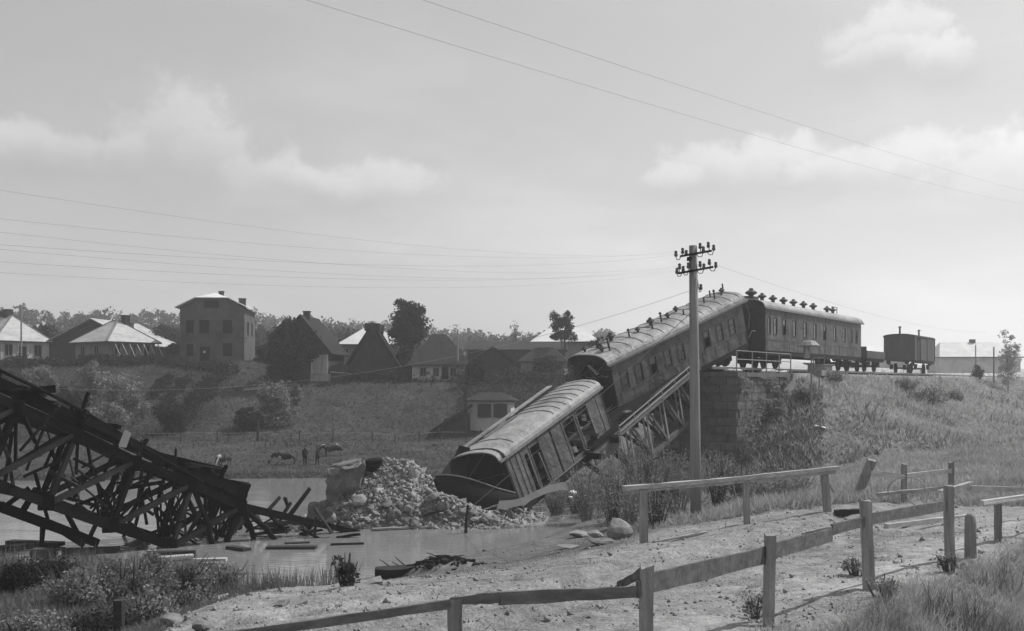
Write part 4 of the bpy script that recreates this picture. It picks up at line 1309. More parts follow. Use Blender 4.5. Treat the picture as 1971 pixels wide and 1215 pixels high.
def thing_mesh(name, label, cat, mb, m, group=None, smooth=False):
    o = mb.build(name, M[m], None, smooth)
    tag(o, label, cat, group)
    return o
b = W(1868, 1040, 21.3); g = Hs(b.x, 21.3)
thing_mesh('bollard', 'stout round wooden bollard post with a domed top beside the last fence post', 'bollard', MB().tube([(b.x, 21.3, g - .3), (b.x, 21.3, g + .7), (b.x - .01, 21.3, g + .86), (b.x - .01, 21.3, g + .92)], [.12, .115, .10, .05], 12), 'fence_post', smooth=True)
a = G(1653, 952)
t = W(1678, 886, a.y - .3)
thing_mesh('leaning_post', 'thick log post leaning at a slant at the end of the road', 'post', MB().bar(a - Vector((.15, 0, .3)), t, .26, .24, up=(0, 1, 0), j=.02, w1=.30, h1=.24), 'fence_post')
for (x0, y0, Y0, x1, y1, Y1, w_, h_, m, lb) in (
        (1706, 969, 26.5, 1868, 936, 28.6, .12, .12, 'pale_board', 'long pale squared beam lying across the roadside behind the fence'),
        (1688, 952, 29.2, 1830, 938, 30.6, .10, .09, 'fence_board', 'thin grey beam lying just behind the long pale squared beam'),
        (1808, 946, 26.9, 1869, 929, 27.5, .14, .05, 'pale_board', 'short pale splintered board resting on the long squared beam'),
        (1607, 968, 30.4, 1668, 962, 30.6, .2, .16, 'drift_wood', 'dark short log lying at the foot of the leaning post'),
        (1258, 1016, 27.2, 1358, 1010, 28.2, .12, .05, 'fence_board', 'long thin board lying on the road earth below the long pale rail')):
    p0, p1 = W(x0, y0, Y0), W(x1, y1, Y1)
    z0, z1 = Hs(p0.x, p0.y), Hs(p1.x, p1.y)
    p0.z = max(p0.z, z0 + h_ * .4) if y0 < 965 else z0 + h_ * .45
    p1.z = max(p1.z, z1 + h_ * .4) if y0 < 965 else z1 + h_ * .45
    thing_mesh('fallen_beam', lb, 'beam', MB().rough(p0, p1, w_, h_, n=8, j=.012), m)
loop = [W(1712 + 27 * math.cos(a_), 958 - 40 * math.sin(a_), 27.5 - .5 * math.cos(a_)) for a_ in np.linspace(-.1, math.pi + .1, 16)]
loop = [W(1745 + 36 * math.cos(a_), 946 - 28 * math.sin(a_), 28.0) for a_ in np.linspace(-.2, math.pi + .2, 16)]
thing_mesh('wire_loop', 'thin pale loop of loose wire standing among the fallen beams', 'wire', MB().tube(loop, .012, 5), 'twig_pale')

# far meadow fence: thin posts and a wire along the foot of the slope
def meadow_fence():
    root = empty('meadow_fence', 'thin post and wire fence along the foot of the far meadow slope', 'fence', on_ground(600, 99))
    o = Vector(root.location)
    tops = []
    for px, hh in ((285, .9), (348, 1.0), (418, 1.1), (440, .9), (497, 2.2), (560, .9), (577, 1.0), (640, 1.3), (718, 1.0), (760, .8), (806, 1.1), (848, 1.0), (896, 1.2)):
        p = on_ground(px, 98.5 + random.uniform(-.5, .5))
        thick = .28 if hh > 2 else .12
        MB().tube([p - o + Vector((0, 0, -.2)), p - o + Vector((random.uniform(-.08, .08), 0, hh))], [thick / 2, thick / 2.4], 6).build('post', M['barn_wood'], root)
        tops.append(p - o + Vector((0, 0, min(hh, 1.1) * .85)))
    MB().tube(tops, .022, 4).build('wire', M['steel_pale'], root)
meadow_fence()

# ------------------------------------------------------------------ fallen pier: masonry stump, rubble
def stone_mesh(seed, sub=1, flat=.75, jag=.28):
    r = random.Random(seed)
    bm = bmesh.new()
    bmesh.ops.create_icosphere(bm, subdivisions=sub, radius=.5)
    ax = [Vector((r.gauss(0, 1), r.gauss(0, 1), r.gauss(0, 1))).normalized() for _ in range(7)]
    cut = [r.uniform(.30, .46) for _ in ax]
    for v in bm.verts:
        for a, c in zip(ax, cut):
            d = v.co.dot(a)
            if d > c: v.co -= a * (d - c)
        v.co *= 1 + r.uniform(-jag, jag) * .35
        v.co.z *= flat
    me = bpy.data.meshes.new('stone'); bm.to_mesh(me); bm.free()
    return me
STONES = [stone_mesh(i) for i in range(9)]
for s_ in STONES: s_.materials.append(M['rubble_stone'])
STONES2 = [stone_mesh(40 + i, 2, .7) for i in range(4)]
for s_ in STONES2: s_.materials.append(M['boulder'])

RY = 46.8
def rub_h(x, y):
    """rubble heap surface: a ridge with a long apron to the right, towards the van"""
    px = CX + FPX * x / RY
    crest = np.interp(px, [588, 622, 650, 690, 730, 790, 825, 850, 880, 930, 985, 1035, 1060], [0, .5, 1.5, 2.3, 2.75, 2.75, 2.0, 1.5, 1.15, .85, .55, .2, 0])
    yc = np.interp(px, [600, 800, 1000], [47.4, 47.6, 48.4])
    front = np.interp(px, [580, 700, 860, 1000, 1060], [1.5, 3.2, 3.2, 2.6, 1.2])
    d = np.where(y < yc, (yc - y) / front, (y - yc) / 2.6)
    h2 = np.interp(px, [800, 835, 850, 880, 920, 960, 1000, 1020], [.9, 1.45, 1.45, 1.15, .8, .45, .15, 0]) * np.exp(-((y - 45.75) / np.where(y < 45.75, .75, 1.3)) ** 2) * sm((px - 790) / 40)
    return np.maximum(crest * np.clip(1 - d, 0, 1) ** .8, h2) + fbm(x * .9, y * .9, 91) * .5 * np.clip(1.2 - d, .0, 1) - .10
def rubble():
    root = empty('rubble_heap', 'pale heap of broken masonry rubble from the blown pier in the river', 'rubble', ((790 - CX) / FPX * RY, RY, 0))
    o = Vector(root.location)
    xs = np.linspace(-10.2, 2.6, 110); ys = np.linspace(43.4, 51, 74)
    X, Y = np.meshgrid(xs, ys)
    Z = rub_h(X, Y) + fbm(X * 2.6, Y * 2.6, 93) * .25
    Z = np.maximum(Z, -.4)
    idx = np.arange(X.size).reshape(X.shape)
    F = np.stack([idx[:-1, :-1], idx[:-1, 1:], idx[1:, 1:], idx[1:, :-1]], -1).reshape(-1, 4)
    me = arr_mesh('rubble_mound', np.stack([X - o.x, Y - o.y, Z - o.z], -1).reshape(-1, 3), F, M['rubble_base'])
    link('rubble_mound', me, None, root)
    r = random.Random(5)
    n = 0; tries = 0
    while n < 297 and tries < 9000:
        tries += 1
        x = r.uniform(-9.8, 2.2); y = r.uniform(43.8, 48.4)
        z = float(rub_h(np.array([x]), np.array([y]))[0])
        if z < -.03 or z > 2.2 and r.random() < .5: continue
        if -5.4 < x < -4.2 and 45 < y < 46.6 and r.random() < .7: continue     # smoother patch of sandy spill
        st = link('stone', r.choice(STONES), None, root)
        s_ = min(.9, .20 + r.expovariate(6.5)) * (1.05 if z < .9 else .55)
        st.location = Vector((x, y, z + s_ * .12)) - o
        st.rotation_euler = (r.uniform(-.6, .6), r.uniform(-.6, .6), r.uniform(0, 6.3))
        st.scale = (s_ * r.uniform(.8, 1.3), s_ * r.uniform(.7, 1.1), s_ * r.uniform(.6, 1.0))
        n += 1
    for k in range(7):
        x = r.uniform(-8.5, -2.5); y = r.uniform(44.3, 45.6); z = float(rub_h(np.array([x]), np.array([y]))[0])
        if z < 0: continue
        b_ = link('masonry_block', STONES2[k % 4].copy(), None, root); b_.data.materials.clear(); b_.data.materials.append(M['pier_stone'] if k % 3 else M['rubble_stone'])
        b_.location = Vector((x, y, z + .05)) - o; b_.rotation_euler = (r.uniform(-.7, .7), r.uniform(-.7, .7), r.uniform(0, 6)); q_ = r.uniform(.45, .8); b_.scale = (q_ * 1.2, q_ * .9, q_)
    for k in range(7):
        x = r.uniform(-9, -1); y = r.uniform(44.2, 46.2); z = float(rub_h(np.array([x]), np.array([y]))[0])
        a_ = r.uniform(0, 6.3); p = Vector((x, y, max(z, 0) + .1)) - o
        MB().rough(p, p + Vector((math.cos(a_), math.sin(a_) * .6, r.uniform(-.1, .5))) * r.uniform(.6, 1.3), .14, .06, n=4, j=.02).build('broken_board', M['drift_wood' if k % 2 else 'fence_board'], root)
    # fine broken stone between the larger pieces
    N = 10000
    x = RNG.uniform(-10, 2.5, N); y = RNG.uniform(43.6, 49.2, N); z = rub_h(x, y) + .02
    ok = z > -.05; x, y, z = x[ok], y[ok], z[ok]; N = len(x)
    sz = .035 + RNG.exponential(.045, N)
    T = np.array([(1, 0, -.7), (-.5, .87, -.7), (-.5, -.87, -.7), (0, 0, 1)])
    rot = RNG.normal(size=(N, 3, 3)); rot, _ = np.linalg.qr(rot)
    V = np.einsum('kc,ncd->nkd', T, rot) * sz[:, None, None] + np.stack([x - o.x, y - o.y, z - o.z], -1)[:, None, :]
    base = (np.arange(N) * 4)[:, None, None]
    F = (np.array([(0, 1, 3), (1, 2, 3), (2, 0, 3), (0, 2, 1)])[None] + base).reshape(-1, 3)
    tag(link('broken_stone', arr_mesh('broken_stone', V.reshape(-1, 3), F, M['rubble_stone']), None, root), kind='stuff')
    return root
rubble()

def rough_block(name, label, cat, pts8, m, j=.06, cuts=3, seed=0):
    me = MB().add(pts8, MB.BF).mesh(name)
    bm = bmesh.new(); bm.from_mesh(me)
    bmesh.ops.subdivide_edges(bm, edges=bm.edges[:], cuts=cuts, use_grid_fill=True)
    r = random.Random(seed)
    for v in bm.verts: v.co += Vector((r.uniform(-j, j), r.uniform(-j, j), r.uniform(-j, j)))
    bm.to_mesh(me); bm.free()
    me.materials.append(M[m])
    o = link(name, me); tag(o, label, cat); return o
def wedge(px0, px1, ytl, ytr, yb, Y0, Y1, dx=0):
    f = [W(px0, yb, Y0), W(px1, yb, Y0), W(px1 + dx, ytr, Y0 + .15), W(px0, ytl, Y0 + .1)]
    bk = [W(px0, yb, Y0) + Vector((-.1, Y1 - Y0, 0)), W(px1, yb, Y0) + Vector((-.1, Y1 - Y0, 0)), W(px1 + dx, ytr, Y0) + Vector((-.1, Y1 - Y0, 0)), W(px0, ytl, Y0) + Vector((-.1, Y1 - Y0, 0))]
    return [f[0], f[1], bk[1], bk[0], f[3], f[2], bk[2], bk[3]]
rough_block('masonry_stump', 'large upright chunk of dark pier masonry standing at the end of the rubble heap', 'masonry block', wedge(628, 692, 908, 893, 990, 46.2, 48.0, 6), 'pier_stone', .10, 6, 1)
rough_block('masonry_stump', 'darker masonry slab lying flat on top of the upright pier chunk', 'masonry block', wedge(636, 690, 898, 886, 916, 47.0, 48.6), 'pier_stone', .05, 4, 2)
rough_block('masonry_stump', 'low dark masonry block half sunk beside the upright pier chunk', 'masonry block', wedge(592, 628, 973, 966, 1000, 45.9, 46.8), 'pier_stone', .04, 3, 3)
o = rough_block('stone_slab', 'upright pointed stone slab sticking out of the rubble crest', 'stone slab', [W(784, 930, 46.6), W(808, 938, 46.7), W(808, 938, 47.0), W(784, 930, 47.0), W(789, 894, 46.7), W(797, 901, 46.8), W(797, 901, 47.0), W(789, 894, 47.0)], 'boulder', .02, 3, 4)
def drum():
    c = W(722, 893, 47.4)
    root = empty('spring_stack', 'dark ribbed stack of iron rings perched on top of the rubble heap', 'iron rings', c - Vector((0, 0, .28)))
    for k in range(3):
        MB().lathe([(.2, k * .17), (.38, k * .17 + .01), (.41, k * .17 + .08), (.38, k * .17 + .15), (.2, k * .17 + .16)], 16).build('ring', M['steel_dark'], root, True)
    root.rotation_euler = (.15, -.1, 0)
drum()

# bent metal strip at the foot of the van, planks, sticks and drift by the water
def strip():
    path = [(962, 972, 44.6), (985, 971, 44.7), (1010, 965, 44.9), (1035, 952, 45.2), (1060, 941, 45.5), (1082, 936, 45.8), (1097, 937, 46.0)]
    vs = []
    for i, (x, y, Y) in enumerate(path):
        p = W(x, y, Y); vs += [p + Vector((-.12, -.12, -.16)), p + Vector((0, .1, .17)), p + Vector((-.03, .14, .16)), p + Vector((-.15, -.08, -.17))]
    fs = []
    for i in range(len(path) - 1):
        for k in range(4): fs.append((i * 4 + k, i * 4 + (k + 1) % 4, i * 4 + 4 + (k + 1) % 4, i * 4 + 4 + k))
    fs += [(0, 1, 2, 3), tuple(len(vs) - 4 + k for k in (3, 2, 1, 0))]
    thing_mesh('bent_metal_strip', 'pale curved metal strip torn from the van, arching over its foot', 'metal strip', MB().add(vs, fs), 'steel_pale')
strip()
p = W(895, 1026, 2000 * ZC / (1026 - HY)); 
thing_mesh('leaning_stick', 'dark broken stake standing upright in the water before the rubble', 'stake', MB().tube([p - Vector((0, 0, .6)), p + Vector((.06, 0, .6)), W(901, 972, p.y)], [.075, .07, .055], 7), 'drift_wood')
def floater(name, lb, cat, x0, y0, x1, y1, w_, h_, m, dz=.02, tilt=0.0):
    Ya = ZC * FPX / (y0 - HY); Yb = ZC * FPX / (y1 - HY)
    a, b = W(x0, y0, Ya), W(x1, y1, Yb)
    for q in (a, b):
        q.z = max(Hs(q.x, q.y), 0) + h_ * .3 + dz
    b.z += tilt
    return thing_mesh(name, lb, cat, MB().bar(a, b, w_, h_, j=.015), m)
floater('floating_plank', 'long dark plank with a lifted rim floating on the open water', 'plank', 514, 1056, 609, 1056, .45, .10, 'drift_wood')
floater('floating_plank', 'short dark plank on top of the long floating plank', 'plank', 548, 1052, 596, 1050, .3, .07, 'drift_wood', .1)
floater('floating_plank', 'small dark pointed board floating below the collapsed span feet', 'plank', 441, 1056, 476, 1061, .35, .12, 'drift_wood')
floater('floating_plank', 'thin dark pole with a pale stripe floating towards the rubble', 'pole', 636, 1050, 700, 1048, .08, .06, 'drift_wood')
floater('floating_plank', 'long pale plank lying in the shallow water along the rubble toe', 'plank', 716, 1022, 812, 1017, .25, .08, 'fence_board', .05)
floater('floating_beam', 'dark beam afloat at the edge of the reeds with its end cut square', 'beam', 281, 1075, 376, 1072, .4, .22, 'drift_wood', .05)
floater('floating_plank', 'pale plank floating just off the reeds beside the square dark beam', 'plank', 296, 1083, 372, 1077, .28, .08, 'pale_board', .12)
floater('floating_plank', 'pale wide plank floating at the outer edge of the reeds', 'plank', 372, 1080, 436, 1079, .3, .08, 'pale_board')
floater('floating_plank', 'grey thin plank behind the pale wide plank by the reeds', 'plank', 384, 1087, 418, 1086, .25, .05, 'fence_board')
for i, (x0, y0, x1, y1, lb) in enumerate(((0, 1062, 62, 1055, 'dark timber floating under the collapsed span by the picture edge'), (18, 1049, 118, 1053, 'dark broken timber floating below the lowest steel chord'), (120, 1067, 230, 1063, 'thin dark timber drifting between the steel span and reed bed'), (58, 1072, 108, 1069, 'short dark timber floating closest to the leafy reed bush'))):
    floater('floating_timber', lb, 'timber', x0, y0, x1, y1, .45, .16, 'drift_wood', .06)
for i, (x, y, s_, lb) in enumerate(((88, 1068, .8, 'pale flat sheet floating in the gap between dark timbers'), (60, 1086, .7, 'small pale board lying in the wet edge of the reeds'))):
    floater('floating_board', lb, 'board', x - 28, y, x + 22, y - 2, .5, .05, 'pale_board')
# splintered timbers between the steel span and the rubble
for i, (x0, y0, x1, y1, Y, w_, m, lb) in enumerate((
        (552, 1000, 597, 940, 44.6, .22, 'drift_wood', 'thick dark timber slanting steeply up between steel span and rubble'),
        (515, 985, 540, 956, 44.9, .18, 'drift_wood', 'broken dark board with a jagged tip beside the thick slanting timber'),
        (549, 958, 556, 978, 44.9, .14, 'drift_wood', 'small upright dark splinter between the two slanting timbers'),
        (525, 1036, 562, 1017, 43.6, .10, 'pale_board', 'pale thin stick slanting in the shallows below the steel beam'),
        (563, 1016, 596, 1032, 43.5, .09, 'pale_board', 'pale thin stick crossing the shallows beside the sunken steel beam'),
        (500, 1010, 600, 1003, 44.8, .3, 'drift_wood', 'dark horizontal timber at the water line under the slanting timbers'))):
    thing_mesh('broken_timber', lb, 'timber', MB().bar(W(x0, y0, Y), W(x1, y1, Y + .3), w_, w_ * .7, j=.03, w1=w_ * .6), m)
thing_mesh('white_board', 'small white board stuck upright on the top edge of the collapsed span', 'board', MB().bar(W(236, 861, 37.4), W(247, 831, 37.4), .03, .26, up=(1, 0, 0), j=.04), 'white_stone')

# near shore: hull-like plank, earth heap, slabs, boulders
def hull():
    Y = G(765, 1112).y
    a, b = W(722, 1103, Y), W(806, 1107, Y + .3)
    vs = []
    n = 8
    for i in range(n + 1):
        t = i / n
        p = a.lerp(b, t); k = math.sin(math.pi * min(max(t, .04), .96)) ** .5
        g = Hs(p.x, p.y)
        vs += [Vector((p.x, p.y - .30 * k, g + .32 - .12 * t)), Vector((p.x, p.y + .3 * k, g + .36 - .12 * t)), Vector((p.x, p.y + .15 * k, g - .05)), Vector((p.x, p.y - .15 * k, g - .05))]
    fs = [(i * 4 + k, i * 4 + (k + 1) % 4, i * 4 + 4 + (k + 1) % 4, i * 4 + 4 + k) for i in range(n) for k in range(4)] + [(0, 1, 2, 3), tuple(n * 4 + k for k in (3, 2, 1, 0))]
    thing_mesh('broken_hull', 'dark hollowed wooden hull fragment lying on the near shore', 'wooden hull', MB().add(vs, fs), 'drift_wood')
hull()
def slab(px, py, wx, wy, th, m, lb, rot=0.0, tilt=0.06, name='stone_slab', cat='stone slab', seed=0):
    g = G(px, py)
    k_ = g.y / 33.0; wx *= k_; wy *= k_; th *= k_; tilt *= k_
    c, s_ = math.cos(rot), math.sin(rot)
    ps = []
    for z in (-.06, th):
        for a, b in ((-1, -1), (1, -1), (1, 1), (-1, 1)):
            x, y = a * wx / 2, b * wy / 2
            ps.append(Vector((g.x + x * c - y * s_, g.y + x * s_ + y * c, g.z + z + tilt * b * .5 + .04 * a)))
    return rough_block(name, lb, cat, ps, m, .02, 2, seed)
slab(414, 1160, .75, .55, .11, 'pale_board', 'pale square slab lying on the bare earth beside the reeds', .2, .12, seed=5)
slab(535, 1166, .55, .5, .07, 'boulder', 'flat grey slab partly under another on the shore earth', -.3, .08, seed=6)
slab(566, 1163, .85, .6, .10, 'boulder', 'larger flat pale slab with a chipped edge on the shore earth', .25, .14, seed=7)
slab(714, 1122, .7, .5, .06, 'boulder', 'flat pale slab on the shore under the dark hull fragment', .3, .08, seed=8)
def boulder(px, py, s, lb, seed, rz=0.0, name='boulder'):
    g = G(px, py)
    o = link(name, STONES2[seed % 4]); tag(o, lb, 'boulder')
    o.location = g + Vector((0, .1, s[2] * .22)); o.scale = s; o.rotation_euler = (.1, .12, rz)
    return o
boulder(1191, 1038, (.95, .8, 1.15), 'largest boulder, humped, standing before the willow scrub', 0, .4)
boulder(1157, 1049, (.95, .5, .42), 'low loaf-shaped boulder lying in front of the humped boulder', 1, .1)
boulder(1118, 1034, (1.0, .7, .42), 'flat boulder at the water end of the boulder row', 2, .2)
boulder(1146, 1036, (.65, .6, .5), 'dark angular boulder between the flat and the humped boulders', 3, 1.0)
boulder(1096, 1056, (1.0, .5, .2), 'thin flat rock sunk in the earth by the boulders', 1, .3)
boulder(326, 1206, (.42, .4, .36), 'dark boulder poking up by the lowest reeds', 3, .5)
boulder(384, 1216, (.3, .3, .3), 'small dark rock beside the dark boulder at the reeds', 2, .5)
boulder(300, 1192, (.4, .3, .2), 'low dark rock behind the dark boulder at the reeds', 0, 2.5)
def white(px, py, s, lb, i, dz=0.0):
    g = G(px, py)
    o = link('white_stone', STONES2[i % 4].copy()); o.data.materials.clear(); o.data.materials.append(M['white_stone'])
    tag(o, lb, 'stone'); o.location = g + Vector((0, -.1, s * .15 + dz)); o.scale = (s, s * .7, s * .45); o.rotation_euler = (.2, .1, i)
white(1570, 823, .36, 'smaller bright white stone on the embankment below the signal post', 0)
white(1584, 826, .5, 'larger bright white stone on the embankment below the signal post', 1)
white(1783, 861, .36, 'lone bright white stone low on the open embankment grass', 2)
for i, (px, py, s_) in enumerate(((1478, 694, 1.3), (1500, 696, .8), (1400, 690, .9), (1412, 691, .7))):
    q = [9.0, 3.0, -6.4, -5.6][i] if i < 2 else [0, 0, -6.0, -4.9][i]
    t_ = [.2, 2.9, -6.3, -5.0][i]
    p = trk(t_, .1, RAIL - .34)
    o = link('white_stone', STONES2[i].copy()); o.data.materials.clear(); o.data.materials.append(M['white_stone'])
    tag(o, ['white stone under the near end of the level coach', 'white stone lying past the last post of the iron railing', 'white stone on the abutment behind the first railing post', 'white stone on the abutment under the tilted coach end'][i], 'stone')
    o.location = p + Vector((0, 0, .1)); o.scale = (s_, s_ * .5, s_ * .4)
for i, (px, py, lb) in enumerate(((1104, 948, 'pale torn paper-like scrap hanging in the scrub by the curved strip'), (1100, 958, 'wide pale broken stone at the scrub edge under the curved strip'), (1150, 958, 'flat pale stone at the inlet under the scrub'), (1132, 970, 'pale flat stone at the water line of the inlet'), (1168, 962, 'small pale stone at the end of the inlet'))):
    o = link('pale_stone', STONES2[i % 4].copy()); o.data.materials.clear(); o.data.materials.append(M['white_stone'] if i in (0, 1) else M['boulder'])
    tag(o, lb, 'stone'); p = W(px, py, 47.5 + i * .6); p.z = max(p.z, .08); o.location = p; o.scale = (.45, .3, .25); o.rotation_euler = (.3, .3, i)

# signal post on the embankment with its cap, lamp frame and platform
def signal():
    Y = 58.0
    x = (1561 - CX) / FPX * Y
    g = Vector((x, Y, Hs(x, Y)))
    # the ground seen at the post foot
    g = G(1561, 815)
    root = empty('signal_post', 'thin signal post on the embankment with a pale cap and trapezoid lamp frame', 'signal post', g)
    Y = g.y
    def P(px, py, dy=0): return W(px, py, Y + dy) - g
    MB().tube([(0, 0, -.3), P(1562, 690)], [.06, .05], 8).build('post', M['pole_wood'], root)
    MB().bar(P(1553, 690), P(1553, 664), .30, .30, up=(0, 1, 0)).build('lamp_box', M['fence_post'], root)
    MB().lathe([(.66, -.16), (.66, -.10), (.42, .12), (.25, .2), (.0, .21)], 12, P(1557, 662)).build('cap', M['steel_pale'], root)
    MB().bar(P(1546, 700), P(1566, 700), .05, .10).build('arm', M['fence_post'], root)
    fr = MB(); a, b, c, d = P(1565, 689), P(1588, 689), P(1584, 711), P(1568, 711)
    for p_, q_ in ((a, b), (b, c), (c, d), (d, a)): fr.bar(p_, q_, .05, .10)
    fr.bar((a + b) / 2, (c + d) / 2, .03, .04)
    fr.build('lamp_frame', M['steel_pale'], root)
    MB().bar(P(1564, 712), P(1590, 711), .3, .08).build('bracket', M['pole_wood'], root)
    MB().tube([P(1577, 712), P(1577, 745)], .045, 6).build('strut', M['pole_wood'], root)
signal()
def hut():
    g = trk(6.2, 1.6, RAIL - .5)
    root = empty('trackside_box', 'grey trackside box on a low plank stand behind the signal post', 'trackside box', g)
    frame(root, g, TD3, (0, 0, 1))
    MB().box(-1.2, 1.2, -.5, .5, 0, .75, .02).build('box', M['fence_post'], root)
    MB().box(-1.35, 1.35, -.6, .6, .752, .82).build('lid', M['fence_board'], root)
    MB().box(-1.5, 1.5, -.62, .62, -.5, -.002).build('stand', M['sleeper_wood'], root)
hut()

# ------------------------------------------------------------------ herd boys and cattle on the meadow
def skin(name, verts, edges, radii, m, parent=None, sub=2, root=0):
    me = bpy.data.meshes.new(name)
    me.from_pydata(verts, edges, [])
    o = bpy.data.objects.new(name, me); C.objects.link(o)
    md = o.modifiers.new('skin', 'SKIN'); md.use_smooth_shade = True
    s2 = o.modifiers.new('sub', 'SUBSURF'); s2.levels = sub; s2.render_levels = sub
    for i, v in enumerate(me.skin_vertices[0].data):
        r = radii[i]; v.radius = (r, r) if not isinstance(r, tuple) else r
        v.use_root = (i == root)
    dg = bpy.context.evaluated_depsgraph_get(); dg.update()
    me2 = bpy.data.meshes.new_from_object(o.evaluated_get(dg))
    bpy.data.objects.remove(o)
    me2.name = name
    me2.materials.clear(); me2.materials.append(M[m])
    return link(name, me2, None, parent)

def person(px, Y, h, label, rz, step, coat):
    g = on_ground(px, Y)
    root = empty('person', label, 'person', g, rz)
    s = h / 1.7
    V = [(0, 0, .92), (0, 0, 1.12), (0, .01, 1.36), (0, 0, 1.47), (0, -.01, 1.58), (0, -.02, 1.68),      # pelvis..head
         (-.17, 0, 1.37), (-.23, -.02, 1.12), (-.22, -.10, .90), (.17, 0, 1.37), (.23, .02, 1.12), (.20, -.14, .93),
         (-.09, 0, .86), (-.10, -.04 - step * .4, .48), (-.10, -step, .08), (-.10, -.14 - step, .04),
         (.09, 0, .86), (.10, .02 + step * .3, .48), (.10, step, .08), (.10, -.12 + step, .04)]
    E = [(0, 1), (1, 2), (2, 3), (3, 4), (4, 5), (2, 6), (6, 7), (7, 8), (2, 9), (9, 10), (10, 11), (0, 12), (12, 13), (13, 14), (14, 15), (0, 16), (16, 17), (17, 18), (18, 19)]
    Rr = [.15, .14, .16, .065, .095, .08, .075, .055, .035, .075, .055, .035, .10, .075, .055, .05, .10, .075, .055, .05]
    skin('body', [tuple(c * s for c in v) for v in V], E, [r * s for r in Rr], coat, root, 2)
    # coat skirt, face, hair and cap
    MB().lathe([(.22 * s, .62 * s), (.20 * s, .95 * s), (.17 * s, 1.15 * s), (.16 * s, 1.3 * s)], 12).build('coat', M[coat], root, True)
    f = MB().lathe([(.02 * s, 1.52 * s), (.07 * s, 1.54 * s), (.088 * s, 1.62 * s), (.07 * s, 1.68 * s), (.02 * s, 1.7 * s)], 10, (0, -.035 * s, 0)).build('face', M['skin'], root, True)
    MB().bar((0, -.12 * s, 1.62 * s), (0, -.145 * s, 1.60 * s), .02 * s, .03 * s).build('nose', M['skin'], f)
    for sx in (-1, 1):
        MB().box(sx * .035 * s - .012 * s, sx * .035 * s + .012 * s, -.125 * s, -.115 * s, 1.625 * s, 1.64 * s).build('eye', M['cloth_dark'], f)
    MB().lathe([(.105 * s, 1.67 * s), (.12 * s, 1.69 * s), (.11 * s, 1.74 * s), (.04 * s, 1.77 * s)], 12, (0, -.02 * s, 0)).build('cap', M['cloth_dark'], root, True)
    MB().bar((0, -.1 * s, 1.675 * s), (0, -.17 * s, 1.66 * s), .15 * s, .012 * s).build('cap_peak', M['cloth_dark'], root)
person(587, 74.6, 1.32, 'person in a dark long coat standing upright nearer the dark cow', .3, .06, 'cloth_dark')
person(611, 74.8, 1.30, 'person in dark clothes stepping along nearer the pale-backed cow', -1.1, .12, 'cloth_mid')

def cow(px, Y, s, label, rz, graze=True):
    g = on_ground(px, Y)
    root = empty('cow', label, 'cow', g, rz)
    hd = [(1.05, 0, 1.05), (1.35, 0, .65), (1.48, 0, .32), (1.62, 0, .12)] if graze else [(1.05, 0, 1.22), (1.32, 0, 1.42), (1.45, 0, 1.48), (1.75, 0, 1.32)]
    V = [(0, 0, .84), (.40, 0, .82), (.78, 0, .90), (-.45, 0, .88), (-.82, 0, .98)] + hd
    E = [(0, 1), (1, 2), (0, 3), (3, 4), (2, 5), (5, 6), (6, 7), (7, 8)]
    Rr = [.41, .40, .33, .38, .28, .19, .15, .15, .09]
    k = len(V)
    for (x, y, parent, hind) in ((.72, .16, 2, 0), (.72, -.16, 2, 0), (-.78, .17, 4, 1), (-.78, -.17, 4, 1)):
        dx = random.uniform(-.08, .08)
        if hind: leg = [(x, y, .72), (x - .16 + dx, y, .46), (x - .06 + dx, y, .10), (x + .0 + dx, y, .02)]
        else: leg = [(x, y, .68), (x + dx, y, .40), (x + dx - .02, y, .10), (x + dx + .04, y, .02)]
        V += leg; E += [(parent, k), (k, k + 1), (k + 1, k + 2), (k + 2, k + 3)]; Rr += [.13 if not hind else .16, .065, .05, .055]; k += 4
    skin('body', [tuple(c * s for c in v) for v in V], E, [r * s for r in Rr], 'cow_hide', root, 1)
    h = Vector(hd[2]) * s
    for sy in (-1, 1):
        MB().tube([h + Vector((-.06, sy * .10, .10)) * s, h + Vector((-.02, sy * .22, .2)) * s, h + Vector((.05, sy * .22, .32)) * s], [.03 * s, .022 * s, .006 * s], 6).build('horn', M['window_frame'], root)
        MB().bar(h + Vector((-.1, sy * .1, .06)) * s, h + Vector((-.14, sy * .28, .03)) * s, .1 * s, .025 * s).build('ear', M['cow_hide'], root)
    MB().tube([Vector((-1.0, 0, 1.15)) * s, Vector((-1.1, 0, .9)) * s, Vector((-1.08, 0, .45)) * s], [.03 * s, .02 * s, .035 * s], 6).build('tail', M['cow_hide'], root)
cow(549, 74.8, .76, 'dark and white cow grazing beside the two standing persons', math.pi + .1, True)
cow(641, 83.0, .80, 'pale backed cow walking on the meadow behind the persons', math.pi + .25, True)
cow(432, 74.0, .70, 'dark cow with a pale face on its own above the collapsed span', -1.9, True)

